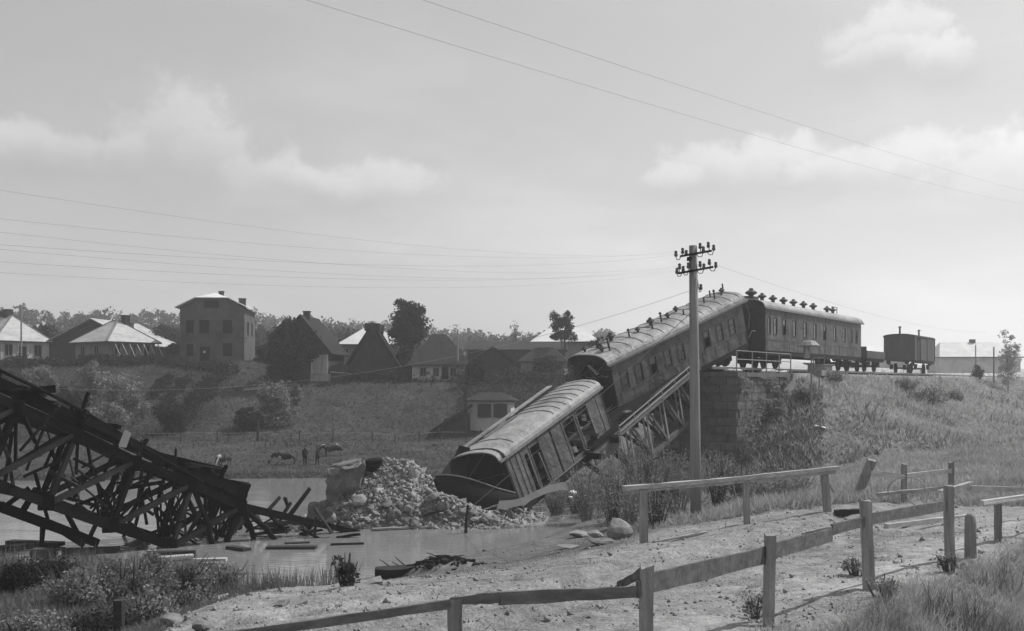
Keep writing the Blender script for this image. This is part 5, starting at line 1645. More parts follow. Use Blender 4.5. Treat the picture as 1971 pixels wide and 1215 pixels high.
# ------------------------------------------------------------------ village houses
def add_win(root, face, u, z, w_, h_, W_, D_, shut=False, frame_=True, m='window_dark'):
    """window on a wall: face 'f' (front, -y) or 'r' (+x) or 'l' (-x)"""
    def bx(mb, u0, u1, d0, d1, z0, z1):
        if face == 'f': mb.box(u0, u1, -D_ / 2 - d1, -D_ / 2 - d0, z0, z1)
        elif face == 'r': mb.box(W_ / 2 + d0, W_ / 2 + d1, u0, u1, z0, z1)
        else: mb.box(-W_ / 2 - d1, -W_ / 2 - d0, u0, u1, z0, z1)
        return mb
    fr = MB(); t = .08
    bx(fr, u - w_ / 2 - t, u - w_ / 2, .004, .07, z - t, z + h_ + t); bx(fr, u + w_ / 2, u + w_ / 2 + t, .004, .07, z - t, z + h_ + t)
    bx(fr, u - w_ / 2, u + w_ / 2, .004, .07, z + h_, z + h_ + t); bx(fr, u - w_ / 2, u + w_ / 2, .004, .10, z - t, z)
    f = fr.build('window', M['window_frame' if frame_ else 'brick'], root)
    bx(MB(), u - w_ / 2, u + w_ / 2, .002, .02, z, z + h_).build('pane', M[m], f)
    if frame_:
        mu = MB(); bx(mu, u - .03, u + .03, .022, .05, z, z + h_); mu.build('mullion', M['window_frame'], f)
    if shut:
        for sg in (-1, 1):
            a = u + sg * (w_ / 2 + .20)
            bx(MB(), a - .19, a + .19, .072, .11, z - .05, z + h_ + .05).build('shutter', M['shutter'], f)

def house(name, label, cat, loc, w_, d_, wh, rh, rz, kind, mw, mr, over=.45, ridge=.35, chim=(), wins=(), doors=(), gable_m=None, group=None, base=True):
    root = empty(name, label, cat, loc, rz, group)
    MB().box(-w_ / 2, w_ / 2, -d_ / 2, d_ / 2, -1.2, wh).build('wall', M[mw], root)
    X, Y = w_ / 2 + over, d_ / 2 + over
    z0 = wh - .02
    th = .12
    if kind == 'hip':
        r = w_ / 2 * ridge
        vs = [(-X, -Y, z0), (X, -Y, z0), (X, Y, z0), (-X, Y, z0), (-r, 0, z0 + rh), (r, 0, z0 + rh)]
        fs = [(0, 1, 5, 4), (1, 2, 5), (2, 3, 4, 5), (3, 0, 4)]
    elif kind == 'gx':      # ridge along x
        vs = [(-X, -Y, z0 - .2), (X, -Y, z0 - .2), (X, Y, z0 - .2), (-X, Y, z0 - .2), (-X, 0, z0 + rh), (X, 0, z0 + rh)]
        fs = [(0, 1, 5, 4), (2, 3, 4, 5)]
    elif kind == 'gy':      # ridge along y, gable to the front
        vs = [(-X, -Y, z0 - .2), (-X, Y, z0 - .2), (X, Y, z0 - .2), (X, -Y, z0 - .2), (0, -Y, z0 + rh), (0, Y, z0 + rh)]
        fs = [(1, 0, 4, 5), (3, 2, 5, 4)]
    elif kind == 'jerkin':  # gable to the front with a clipped top
        k = .45; rx = X * (1 - k) * .8
        cz = z0 + rh * k * 1.25
        a = X * .45
        zc = z0 + rh * .62
        vs = [(-X, -Y, z0), (-X, Y, z0), (X, Y, z0), (X, -Y, z0), (-a, -Y, zc), (a, -Y, zc), (0, -Y + 2.6, z0 + rh), (0, Y - 2.6, z0 + rh), (-a, Y, zc), (a, Y, zc)]
        fs = [(1, 0, 4, 6, 7, 8), (3, 2, 9, 7, 6, 5), (4, 5, 6), (8, 7, 9)]
    ro = MB().add(vs, fs).build('roof', M[mr], root)
    md = ro.modifiers.new('thickness', 'SOLIDIFY'); md.thickness = th; md.offset = 1
    if kind == 'hip':
        for a_, b_ in ((4, 5), (0, 4), (3, 4), (1, 5), (2, 5)) if mr == 'roof_shingle' else ():
            if (Vector(vs[a_]) - Vector(vs[b_])).length < .3: continue
            MB().bar(Vector(vs[a_]) + Vector((0, 0, th + .02)), Vector(vs[b_]) + Vector((0, 0, th + .02)), .22, .10, j=.02).build('ridge_tile', M['plaster_grey'], ro)
        for xa, ya, xb, yb in ((-X, -Y - .06, X, -Y - .06), (X + .06, -Y, X + .06, Y), (-X - .06, -Y, -X - .06, Y)):
            MB().bar((xa, ya, z0 + .02), (xb, yb, z0 + .02), .09, .16).build('eave_gutter', M['barn_wood'], ro)
    if kind in ('gx', 'gy', 'jerkin'):
        gm = M[gable_m or mw]
        for s_ in (-1, 1):
            if kind == 'gx': poly = [(s_ * w_ / 2, -d_ / 2, wh), (s_ * w_ / 2, d_ / 2, wh), (s_ * w_ / 2, 0, wh + rh * .95)]; off = (-s_ * .15, 0, 0)
            elif kind == 'gy': poly = [(-w_ / 2, s_ * d_ / 2, wh), (w_ / 2, s_ * d_ / 2, wh), (0, s_ * d_ / 2, wh + rh * .95)]; off = (0, -s_ * .15, 0)
            else:
                a = (w_ / 2 + over) * .45 - .1
                poly = [(-w_ / 2, s_ * d_ / 2, wh), (w_ / 2, s_ * d_ / 2, wh), (a, s_ * d_ / 2, wh + rh * .58), (-a, s_ * d_ / 2, wh + rh * .58)]; off = (0, -s_ * .15, 0)
            MB().prism(poly, off).build('gable', gm, root)
    for cx_, cy_, cz0, cz1, s_ in chim:
        c = MB().box(cx_ - s_ / 2, cx_ + s_ / 2, cy_ - s_ / 2, cy_ + s_ / 2, cz0, cz1)
        c.box(cx_ - s_ / 2 - .07, cx_ + s_ / 2 + .07, cy_ - s_ / 2 - .07, cy_ + s_ / 2 + .07, cz1, cz1 + .12)
        c.build('chimney', M['chimney'], ro)
    for wn in wins: add_win(root, *wn[:5], w_, d_, *(wn[5:] if len(wn) > 5 else ()))
    for (face, u, dw, dh) in doors:
        y = -d_ / 2
        MB().box(u - dw / 2, u + dw / 2, y - .05, y - .004, 0, dh).build('door', M['window_dark'], root)
    return root

def at(px, py_base, Y):
    """ground anchor for a building whose wall foot shows at py_base at distance Y"""
    return W(px, py_base, Y)
R_ = math.radians
# pale hip-roofed house at the left edge
h1 = house('village_house', 'pale-roofed house with a double chimney at the left edge of the village', 'house', at(12, 697, 147), 9.5, 7.5, 2.75, 3.7, R_(-38), 'hip', 'whitewash', 'roof_shingle', chim=((-.9, .2, 5.6, 7.1, .9), (.25, .1, 5.6, 7.3, 1.0)),
      wins=(('f', -2.8, .9, .9, 1.3), ('f', 0, .9, .9, 1.3), ('f', 2.8, .9, .9, 1.3), ('r', -2.0, .8, 1.0, 1.5), ('r', 2.1, .8, 1.0, 1.5)))
MB().box(4.752, 4.80, -.5, .45, 0, 2.1).build('door', M['window_dark'], h1)
for u in (-3.0, -.75, .7, 3.2): MB().box(4.755, 4.84, u - .1, u + .1, 0, 2.7).build('pilaster', M['whitewash'], h1)
# shingled hip roof with long poles leaning on it
h2 = house('village_house', 'low house under a big pale shingled hip roof with long poles leaning on it', 'house', at(222, 697, 140), 7.6, 7.0, 2.5, 3.0, R_(-36), 'hip', 'plaster_grey', 'roof_shingle', over=.6, ridge=.15, chim=((1.0, .9, 4.6, 6.2, .8),),
      wins=(('f', -2.0, .8, 1.0, 1.3), ('f', 1.2, .8, 1.0, 1.3), ('r', -2.2, .8, .8, 1.4), ('r', 0.1, .8, .8, 1.4), ('r', 2.2, .8, .8, 1.4)))
r2 = random.Random(3)
for i, u in enumerate((-2.9, -1.9, -.8, .3, 1.3, 2.4, 3.6)):
    MB().tube([(4.1, u, 2.75), (4.1 + 1.9 + r2.uniform(-.4, .5), u + .2, -.15)], .075, 5).build('leaning_pole', M['barn_board_pale'], h2)
# long dark gabled barn behind
h3 = house('village_barn', 'wide dark gabled barn behind the house with the leaning poles', 'barn', at(222, 694, 153), 13.6, 13, 2.1, 3.6, R_(-6), 'gy', 'barn_wood', 'roof_shingle', over=.9, chim=((3.4, -2.5, 3.4, 5.2, .9),), wins=(('f', 4.2, .6, 1.2, 1.2),))
# three-storey brick house
h4 = house('brick_house', 'tall three-storey dark brick house with a clipped gable roof', 'house', at(421, 697, 143), 8.4, 9.0, 7.1, 2.1, R_(5), 'jerkin', 'brick', 'roof_sheet', over=.55, gable_m='brick',
      chim=((.1, 1.4, 8.4, 9.75, .62), (3.0, 1.2, 7.4, 8.75, .85)),
      wins=(('f', -2.9, 3.7, 1.0, 1.75, False, False), ('f', -1.05, 3.7, 1.25, 1.8, False, False), ('f', 2.0, 3.7, 1.2, 1.8, False, False), ('f', -2.9, .7, .9, 1.6, False, False), ('f', 2.0, .7, 1.2, 1.7, False, False), ('f', -.1, 7.15, 1.9, .95, False, False), ('r', -1.5, 3.7, .9, 1.7, False, False), ('r', 1.8, 3.7, .9, 1.7, False, False)),
      doors=(('f', -.95, 1.25, 1.95),))
MB().box(-4.33, 4.33, -4.56, -4.504, 3.0, 3.15).build('string_course', M['brick'], h4)
MB().box(-1.15, -.85, -4.58, -4.55, 1.1, 1.4).build('light_spot_plate', M['whitewash'], h4)  # white plate painting the light spot in the dark doorway
# gable house with pale boarding, behind the large dark tree
h5 = house('boarded_barn', 'gabled barn with pale upright boards beside the big dark tree', 'barn', at(596, 735, 126), 6.6, 8, 3.4, 4.4, R_(-4), 'gy', 'barn_wood', 'thatch', over=.5, chim=((.2, -2.0, 7.0, 8.3, .7),))
for i in range(10):
    MB().box(1.25 + i * .205, 1.435 + i * .205, -4.07, -4.01, random.uniform(0, .1) + (.9 if i < 6 else .1), 3.1 + random.uniform(0, .15)).build('board', M['barn_board_pale'], h5)
for i in range(8):
    MB().box(1.2 + i * .3, 1.48 + i * .3, -4.13, -4.08, 0, .95 + random.uniform(-.1, .1)).build('fence_board', M['fence_board'], h5)
MB().box(3.5, 5.6, -3.9, -3.8, 0, 1.9).build('side_gate', M['barn_wood'], h5)
MB().bar((3.5, -3.95, 1.15), (6.0, -3.95, .95), .05, .12).build('gate_rail', M['barn_board_pale'], h5)
# steep thatched barn and the pale hip roof behind it
h6 = house('thatched_barn', 'steep dark thatched barn in front of the pale hip roof', 'barn', at(722, 735, 127), 6.2, 8, 1.3, 5.6, R_(3), 'gy', 'barn_wood', 'thatch', over=.55, gable_m='thatch')
MB().box(-.9, .9, -4.4, 3.2, 6.0, 6.9, .1).build('ridge_cap', M['thatch'], h6)
house('village_house', 'pale hip-roofed house mostly hidden behind the steep thatched barn', 'house', at(716, 700, 141), 7.4, 7, 2.4, 2.3, R_(2), 'hip', 'plaster_grey', 'roof_sheet', over=.5, ridge=.3, wins=(('f', -3.1, 1.0, .6, .9),))
h7 = house('thatched_cottage', 'low white-walled cottage under a dark thatched hip roof', 'cottage', at(845, 732, 125), 6.4, 6.0, 1.75, 3.7, R_(5), 'hip', 'whitewash', 'thatch', over=.6, ridge=.25, wins=(('f', -1.9, .5, .6, .9), ('f', -.4, .5, .6, .9), ('f', 1.6, .5, .6, .9)), doors=(('f', .65, .8, 1.55),))
h8 = house('long_barn', 'long low dark barn along the terrace above the small white cottage', 'barn', at(995, 712, 133), 12.2, 6, 2.6, .9, R_(-2), 'gx', 'barn_wood', 'roof_dark', over=.4)
house('small_shed', 'small dark gabled shed in front of the long dark barn, nearer the thatched cottage', 'shed', at(945, 724, 127), 4.4, 4, 1.9, 1.6, R_(6), 'gy', 'barn_wood', 'thatch', over=.35)
house('small_shed', 'low dark hip-roofed shed before the long dark barn, nearer the wrecked coaches', 'shed', at(1048, 726, 126), 5.2, 4, 1.8, 1.7, R_(-8), 'hip', 'plaster_grey', 'thatch', over=.4, ridge=.4)
house('village_house', 'distant house with a broad pale roof behind the long dark barn', 'house', at(1090, 690, 152), 8.6, 8, 2.2, 2.1, R_(-6), 'hip', 'plaster_grey', 'roof_sheet', over=.6, ridge=.6)
h9 = house('white_cottage', 'small white cottage with two shuttered windows and sagging thatch on the slope', 'cottage', G(946, 818, 80), 4.4, 4.0, 2.45, .75, R_(-6), 'hip', 'whitewash', 'thatch', over=.35, ridge=.5, wins=(('f', -.45, .85, .62, 1.25, True, False, 'shutter'), ('f', 1.15, .85, .62, 1.25, True, False, 'shutter')))
def lean_to():
    g = G(872, 835, 80)
    root = empty('ruined_shed', 'dark collapsed lean-to shed beside the small white cottage', 'shed', g)
    MB().add([(-1.5, -1, -.4), (1.7, -1, -.4), (1.7, 1.2, -.4), (-1.5, 1.2, -.4), (-1.1, -.8, .9), (1.7, -1, 2.1), (1.7, 1.2, 2.1), (-1.1, 1.0, .9)], MB.BF).build('wall', M['barn_wood'], root)
    MB().bar((-2.2, -.2, .2), (1.9, -.1, 2.9), 2.9, .22, j=.1).build('roof', M['thatch'], root)
    for i in range(5):
        MB().bar((-1.6 + i * .6, -1.3, .2 + i * .35), (-1.3 + i * .6, -1.35, 1.0 + i * .45), .1, .1, j=.05).build('rafter', M['barn_wood'], root)
    MB().bar((1.4, -1.1, -.3), (1.25, -1.1, 4.6), .35, .35, j=.05).build('corner_post', M['barn_wood'], root)
    MB().box(.5, .95, -1.35, -1.3, 2.0, 2.25).build('scrap', M['white_stone'], root)
lean_to()
def low_long(name, label, px, py, Y, w_, d_, wh, rh, mw, mr, rz=0.0, ridge=.8):
    return house(name, label, 'house', at(px, py, Y), w_, d_, wh, rh, rz, 'hip', mw, mr, over=.5, ridge=ridge)
h10 = low_long('long_house', 'long low house with a wide white roof beyond the goods wagon', 1872, 705, 190, 13.5, 9, 1.5, 2.8, 'whitewash', 'roof_sheet', R_(-6), .85)
stack_ = MB().box(-.5, .4, -.4, .4, 3.6, 4.9).build('chimney', M['chimney'], h10)
low_long('long_house', 'pale hipped roof showing between the flat wagon and goods wagon', 1683, 708, 185, 8.5, 8, 1.6, 2.2, 'whitewash', 'roof_sheet', R_(4), .5)
for (px, ytop, ybase, Y, r, lb) in ((41, 593, 700, 141, .13, 'tall dark pole before the pale house at the village edge'), (881, 634, 735, 122, .12, 'bare dark pole beside the low white-walled thatched cottage'), (1913, 668, 725, 120, .10, 'thin pole by the pale bushy tree beyond the wagons'), (1878, 664, 700, 125, .08, 'thin upright pole with a slanting prop beyond the goods wagon')):
    a = W(px, ybase, Y); b_ = W(px, ytop, Y)
    tag(MB().tube([a - Vector((0, 0, .8)), b_], [r, r * .8], 7).build('wooden_pole', M['pole_wood']), lb, 'pole')
a, b_ = W(1866, 726, 122), W(1880, 694, 122)
tag(MB().tube([a - Vector((0, 0, .3)), b_], [.09, .07], 6).build('slanting_prop', M['pole_wood']), 'slanting wooden prop on the crest beyond the goods wagon', 'prop')
def yard_fence():
    root = empty('yard_fence', 'dark board fence along the terrace edge below the house with leaning poles', 'fence', on_ground(235, 134))
    o = Vector(root.location)
    a, b = on_ground(150, 134), on_ground(352, 134)
    n = 30
    for i in range(n):
        p = a.lerp(b, i / n) - o; q = a.lerp(b, (i + .9) / n) - o
        z = Hs(p.x + o.x, 134) - o.z
        h_ = random.uniform(1.0, 1.35)
        MB().box(p.x, q.x, -.03, .03, z - .3, z + h_).build('board', M['barn_wood'], root)
yard_fence()
# pale footpath and low plank fence along the top of the bank
def path():
    vs = []; pts = [(470, 712, 120), (540, 742, 121), (600, 736, 122.6), (680, 737, 122.4), (760, 739, 122.2), (850, 741, 122), (900, 744, 121.8)]
    for x, y, Y in pts:
        p = on_ground(x, Y); vs += [p + Vector((0, -.9, .02)), p + Vector((0, .2, .25))]
    for v in vs: v.z = Hs(v.x, v.y) + .06
    MBp = MB().add(vs, [(2 * i, 2 * i + 2, 2 * i + 3, 2 * i + 1) for i in range(len(pts) - 1)])
    tag(MBp.build('footpath', M['plaster_grey']), kind='structure')
path()

# ------------------------------------------------------------------ vegetation
def leaf_tris(P, size, rng, flat=0.0, long_=1.0):
    """one rhombic leaf (two triangles as a quad) per point, randomly turned"""
    N = len(P)
    a = rng.normal(size=(N, 3)); a /= np.linalg.norm(a, axis=1, keepdims=True)
    b = rng.normal(size=(N, 3)); b -= a * (a * b).sum(1, keepdims=True); b /= np.linalg.norm(b, axis=1, keepdims=True)
    if flat:
        a[:, 2] *= (1 - flat); b[:, 2] *= (1 - flat)
    s = (size * rng.uniform(.6, 1.4, N))[:, None]
    V = np.stack([P - a * s * long_ * .5, P + b * s * .32, P + a * s * long_ * .5, P - b * s * .32], 1)
    F = np.arange(N * 4).reshape(N, 4)
    return V.reshape(-1, 3), F

def clump_points(rng, K, n, rx, ry, rz, rc, hollow=.35, top=0.0):
    """leaf points gathered in K irregular clumps through an ellipsoid"""
    d = rng.normal(size=(K, 3)); d /= np.linalg.norm(d, axis=1, keepdims=True)
    r = (hollow + (1 - hollow) * rng.uniform(0, 1, K) ** .6)
    c = d * r[:, None] * np.array([rx, ry, rz])
    c *= rng.uniform(.8, 1.1, (K, 1))
    w = rng.uniform(.5, 1.5, K); w /= w.sum()
    pick = rng.choice(K, n, p=w)
    q = rng.normal(size=(n, 3)); q /= np.linalg.norm(q, axis=1, keepdims=True)
    q *= (rng.uniform(0, 1, n) ** .45)[:, None]
    rad = rc * rng.uniform(.6, 1.35, K)
    P = c[pick] + q * rad[pick][:, None] * np.array([1, 1, .8])
    return P, c

def tree(name, label, cat, loc, h, rx, ry=None, rz=None, cz=None, n=3000, K=40, leaf=.35, m='leaf_dark', trunk=.22, rc=None, group=None, seed=0, hollow=.3, open_=0.0):
    rng = np.random.default_rng(seed + 100)
    ry = ry or rx * .9; rz = rz or h * .36; cz = cz or h - rz
    rc = rc or min(rx, rz) * .42
    root = empty(name, label, cat, loc, 0, group)
    P, c = clump_points(rng, K, n, rx - rc * .6, ry - rc * .6, rz - rc * .6, rc, hollow)
    P[:, 2] += cz; c[:, 2] += cz
    P = P[P[:, 2] > .1]
    V, F = leaf_tris(P, leaf, rng)
    link('crown', arr_mesh('crown', V, F, M[m]), None, root)
    mb = MB()
    top = Vector((rng.uniform(-.1, .1) * rx, 0, cz + rz * .3))
    mb.tube([(0, 0, -.5), (0.03 * rx, 0, cz * .4), top * .8, top], [trunk, trunk * .8, trunk * .5, trunk * .2], 7)
    for i in np.argsort(-np.linalg.norm(c - np.array([0, 0, cz]), axis=1))[:9]:
        s0 = top * float(rng.uniform(.35, .8)); e = Vector(c[i])
        if e.z < s0.z - 1: continue
        mb.tube([s0, s0.lerp(e, .5) + Vector((0, 0, .15)), e], [trunk * .38, trunk * .22, trunk * .07], 5)
    mb.build('trunk', M['bark'], root)
    return root

def shrub(name, label, loc, rx, ry, h, n, leaf, m, K=24, stems=10, twig='twig', rc=None, seed=0, cat='shrub', group=None, long_=1.3, spread=.9):
    rng = np.random.default_rng(seed + 500)
    root = empty(name, label, cat, loc, 0, group)
    rc = rc or min(rx, h) * .32
    P, c = clump_points(rng, K, n, rx - rc * .5, ry - rc * .5, h * .52, rc, .1)
    P[:, 2] += h * .5
    P = P[P[:, 2] > .03]
    V, F = leaf_tris(P, leaf, rng, 0, long_)
    link('foliage', arr_mesh('foliage', V, F, M[m]), None, root)
    mb = MB()
    for i in range(stems):
        a = rng.uniform(0, 2 * math.pi); k = rng.uniform(.2, spread)
        e = Vector((math.cos(a) * rx * k, math.sin(a) * ry * k, h * rng.uniform(.7, 1.08)))
        s0 = Vector((math.cos(a) * rx * .15 * k, math.sin(a) * ry * .15, -.2))
        md = s0.lerp(e, .5) + Vector((rng.uniform(-.1, .1) * rx, rng.uniform(-.1, .1) * ry, h * .08))
        mb.tube([s0, md, e], [.03, .02, .007], 4)
    mb.build('stems', M[twig], root)
    return root

def T_(px, top, base, Y, half_px, **kw):
    """tree dimensions from the photo: foot row, top row, half width, at distance Y"""
    p = W(px, base, Y); g = Hs(p.x, Y)
    z = min(p.z, g + 3) if base > 0 else g
    loc = Vector((p.x, Y, min(g, p.z) if abs(g - p.z) < 3 else g))
    h = ZC - (top - HY) / FPX * Y - loc.z
    return loc, h, half_px / FPX * Y

# single trees that stand out
l, h, r = T_(790, 571, 720, 128, 43)
tree('broadleaf_tree', 'tall dark round-crowned tree standing above the village roofs', 'tree', l, h, r, rz=h * .36, n=9000, K=70, leaf=.34, m='leaf_dark', trunk=.28, seed=1, rc=.9)
l, h, r = T_(1085, 588, 700, 128, 34)
tree('broadleaf_tree', 'sparser airy tree behind the long dark barn near the tilted coach', 'tree', l, h, r, rz=h * .30, n=3600, K=42, leaf=.27, m='leaf_mid', trunk=.18, seed=2, rc=.6)
l, h, r = T_(560, 604, 722, 122, 56)
tree('broadleaf_tree', 'broad dark tree reaching almost to the ground beside the boarded barn', 'tree', l, h, r, rz=h * .49, cz=h * .5, n=12000, K=80, leaf=.33, m='leaf_dark', trunk=.3, seed=3, rc=1.1)
l, h, r = T_(1940, 633, 722, 118, 27)
tree('broadleaf_tree', 'pale bushy tree on the crest at the right edge of the view', 'tree', l, h, r, rz=h * .5, cz=h * .5, n=2600, K=60, leaf=.22, m='leaf_glare', trunk=.06, seed=4, rc=.55, hollow=.1)
l, h, r = T_(992, 612, 700, 210, 9)
tree('bare_tree', 'thin bare-looking tree in the gap before the wooded hill', 'tree', l, h, r * 1.5, rz=h * .4, n=260, K=26, leaf=.3, m='leaf_mid', trunk=.14, seed=5, rc=.5)
for i, (px, top, base, Y, hw, lb) in enumerate((
        (78, 632, 700, 158, 34, 'dark tree between the pale house and the shingled house'), (312, 622, 700, 160, 40, 'dark bushy tree before the brick house behind the dark barn'),
        (335, 655, 705, 146, 22, 'low dark bush-like tree at the end of the dark barn'), (508, 655, 712, 138, 22, 'dark tree filling the corner beside the brick house'),
        (130, 660, 705, 150, 24, 'dark low tree at the foot of the pale house'), (622, 648, 700, 150, 24, 'dark tree behind the boarded barn roof'),
        (775, 660, 735, 126, 22, 'leafy dark tree at the side of the steep thatched barn'), (660, 700, 738, 124, 14, 'dark bush in the yard between barn and thatched barn'),
        (1150, 632, 720, 118, 26, 'leafy dark tree directly behind the upper end of the baggage van'), (1118, 668, 730, 112, 30, 'dark leafy tree between the long barn and the wrecked coaches'),
        (1050, 678, 726, 124, 34, 'low dark tree before the long dark barn'), (915, 690, 738, 119, 20, 'dark bush between the thatched cottage and the long barn'))):
    l, h, r = T_(px, top, base, Y, hw)
    tree('dark_tree', lb, 'tree', l, max(h, 2.2), r, rz=max(h, 2.2) * .48, cz=max(h, 2.2) * .52, n=2600, K=34, leaf=.36, m='leaf_dark', trunk=.16, seed=20 + i, rc=r * .38, group='trees among the village houses')

# willows and bushes on the far slope
for i, (px, top, base, Y, hw, m, lb) in enumerate((
        (232, 700, 838, 102, 56, 'leaf_grey', 'big grey-leaved willow bush on the far bank above the collapsed span'),
        (172, 690, 800, 108, 40, 'leaf_grey', 'tall grey willow bush behind the big grey-leaved willow'),
        (135, 730, 830, 100, 34, 'leaf_dark', 'dark bush beside the big grey willow, nearest the steel rail'),
        (205, 760, 850, 98, 48, 'leaf_grey', 'dark low bush under the big grey willow'),
        (20, 703, 770, 120, 40, 'leaf_mid', 'leafy bush below the pale house at the village edge'),
        (75, 700, 775, 118, 36, 'leaf_grey', 'light grey bush below the pale house beside the wall of trees'),
        (528, 728, 826, 108, 48, 'leaf_grey', 'light round bush spread on the grassy slope below the boarded barn'),
        (478, 782, 830, 106, 30, 'leaf_mid', 'low dark bush at the foot of the light round slope bush'),
        (560, 735, 800, 111, 26, 'leaf_grey', 'light upper bush joined to the round bush on the slope'),
        (330, 770, 838, 104, 30, 'leaf_dark', 'dark low bush at the foot of the terraced slope'),
        (885, 800, 838, 108, 34, 'leaf_dark', 'dark bush before the ruined shed on the meadow edge'))):
    l, h, r = T_(px, top, base, Y, hw)
    h = max(h, 1.6)
    tree('willow_bush' if m == 'leaf_grey' else 'dark_bush', lb, 'bush', l, h, r, rz=h * .5, cz=h * .5, n=3600, K=46, leaf=.30, m=m, trunk=.1, seed=60 + i, rc=r * .32)
# dark hedge rows running down the terraced slope
for i, (x0, y0, x1, y1, lb) in enumerate(((438, 715, 330, 838, 'long dark hedge row bordering the grassy slope, nearest the light bush'), (395, 745, 350, 800, 'dark hedge row in the middle of the terraced slope'), (360, 735, 305, 800, 'dark hedge row on the upper terraced slope'), (330, 730, 292, 770, 'short dark hedge row beside the grey willow bushes'))):
    a, b = G(x0, y0, 80), G(x1, y1, 80)
    rng = np.random.default_rng(300 + i)
    N = 2400 if i == 0 else 1300
    t = rng.uniform(0, 1, N)
    P = np.array(a)[None] * (1 - t[:, None]) + np.array(b)[None] * t[:, None]
    P[:, 0] += rng.normal(0, .55 if i == 0 else .32, N) + np.sin(t * 17 + i) * .3
    zz = H(P[:, 0], P[:, 1])
    P[:, 2] = zz + rng.uniform(0, 1, N) ** .7 * ((1.1 if i == 0 else .7) + .5 * np.sin(t * 23 + i))
    V, F = leaf_tris(P, .30, rng)
    o = link('hedge', arr_mesh('hedge', V, F, M['leaf_dark'])); tag(o, lb, 'hedge')
# dark hedge along the terrace edge
rng = np.random.default_rng(77)
N = 14000
px = rng.uniform(-60, 1110, N)
Yh = np.interp(px, [-60, 300, 480, 560, 1110], [132, 134, 128, 123, 120]) + rng.normal(0, .8, N)
X = (px - CX) / FPX * Yh
keep = (fbm(X / 3, Yh * 0, 15) > -.12) & ~((px > 575) & (px < 660)) & ~((px > 790) & (px < 890) & (rng.uniform(0, 1, N) < .8))
X, Yh = X[keep], Yh[keep]
hh = (1.0 + fbm(X / 2.2, X * 0, 16) * 2.2)
P = np.stack([X, Yh, H(X, Yh) + rng.uniform(0, 1, len(X)) * np.clip(hh, .3, 2)], -1)
V, F = leaf_tris(P, .34, rng)
tag(link('undergrowth', arr_mesh('undergrowth', V, F, M['leaf_dark'])), 'dark undergrowth along the edge of the village terrace', 'undergrowth', kind='stuff')
# tangled growth on the bank right of the cottages
N = 7000
px = rng.uniform(880, 1110, N); py = rng.uniform(700, 770, N)
Yb = rng.uniform(108, 124, N); X = (px - CX) / FPX * Yb
P = np.stack([X, Yb, H(X, Yb) + rng.uniform(0, 1, N) ** 1.5 * (1.0 + fbm(X / 2, Yb / 2, 18) * 3)], -1)
V, F = leaf_tris(P, .3, rng)
tag(link('bank_growth', arr_mesh('bank_growth', V, F, M['leaf_mid'])), 'tangled dark growth on the bank behind the wrecked coaches', 'undergrowth', kind='stuff')

# wood on the far hills
def forest():
    rng = np.random.default_rng(8)
    Vs, Fs, k = [], [], 0
    NT_ = 900
    az = rng.uniform(-.62, .17, NT_); Y = rng.uniform(215, 520, NT_)
    az[700:] = rng.uniform(-.62, -.05, 200); Y[700:] = rng.uniform(165, 240, 200)
    X = az * Y
    Z = H(X, Y)
    for i in range(NT_):
        hh = rng.uniform(5.5, 10.5) * (1 if i < 700 else .75); rr = hh * rng.uniform(.28, .45)
        n = int(150 if Y[i] < 330 else 90)
        K = 9
        P, _ = clump_points(rng, K, n, rr * .75, rr * .75, hh * .34, rr * .5, .2)
        P += np.array([X[i], Y[i], Z[i] + hh * .55])
        V, F = leaf_tris(P, 1.15, rng)
        Vs.append(V); Fs.append(F + k); k += len(V)
    tag(link('forest', arr_mesh('forest', np.concatenate(Vs), np.concatenate(Fs), M['leaf_forest'])), 'hazy wood of round crowns covering the far hills', 'forest', kind='stuff')
forest()

# ------------------------------------------------------------------ grasses
def blades(P, h, w_, rng, lean=.45):
    N = len(P)
    a = rng.uniform(0, 2 * math.pi, N); d = np.stack([np.cos(a), np.sin(a), np.zeros(N)], -1)
    l = rng.normal(0, 1, (N, 2)) * lean
    tip = P + np.stack([l[:, 0] * h, l[:, 1] * h, h], -1)
    V = np.stack([P - d * w_[:, None], P + d * w_[:, None], tip], 1).reshape(-1, 3)
    return V, np.arange(N * 3).reshape(N, 3)
def scatter(n, az0, az1, r0, r1, cond, rng):
    """random ground points, thinning out with distance"""
    az = rng.uniform(az0, az1, n); Y = np.exp(rng.uniform(math.log(r0), math.log(r1), n))
    X = az * Y
    Z, k = H(X, Y, True)
    ok = cond(X, Y, Z, k)
    return X[ok], Y[ok], Z[ok]
def grass(name, label, n, az0, az1, r0, r1, cond, h0, h1, m, w_=.0009, lean=.4, hmul=None, seed=0):
    rng = np.random.default_rng(900 + seed)
    X, Y, Z = scatter(n, az0, az1, r0, r1, cond, rng)
    h = rng.uniform(h0, h1, len(X)) * (1 + fbm(X / 1.6, Y / 1.6, 60 + seed) * 1.4)
    if hmul is not None: h = h * hmul(X, Y)
    h = np.maximum(h, .03)
    V, F = blades(np.stack([X, Y, Z - .02], -1), h, np.maximum(w_ * Y * rng.uniform(.6, 1.4, len(X)), .004), rng, lean)
    tag(link(name, arr_mesh(name, V, F, M[m])), label, 'grass', kind='stuff')
nz = lambda X, Y, s, sc: fbm(X / sc, Y / sc, s)
grass('embankment_grass', 'dry grass with painted-in glare covering the embankment slope', 150000, .16, .60, 30, 160, lambda X, Y, Z, k: k['emb'] & (k['a'] > .3) & (k['s'] > .5), .18, .42, 'grass_dry_glare', lean=.5, seed=1)
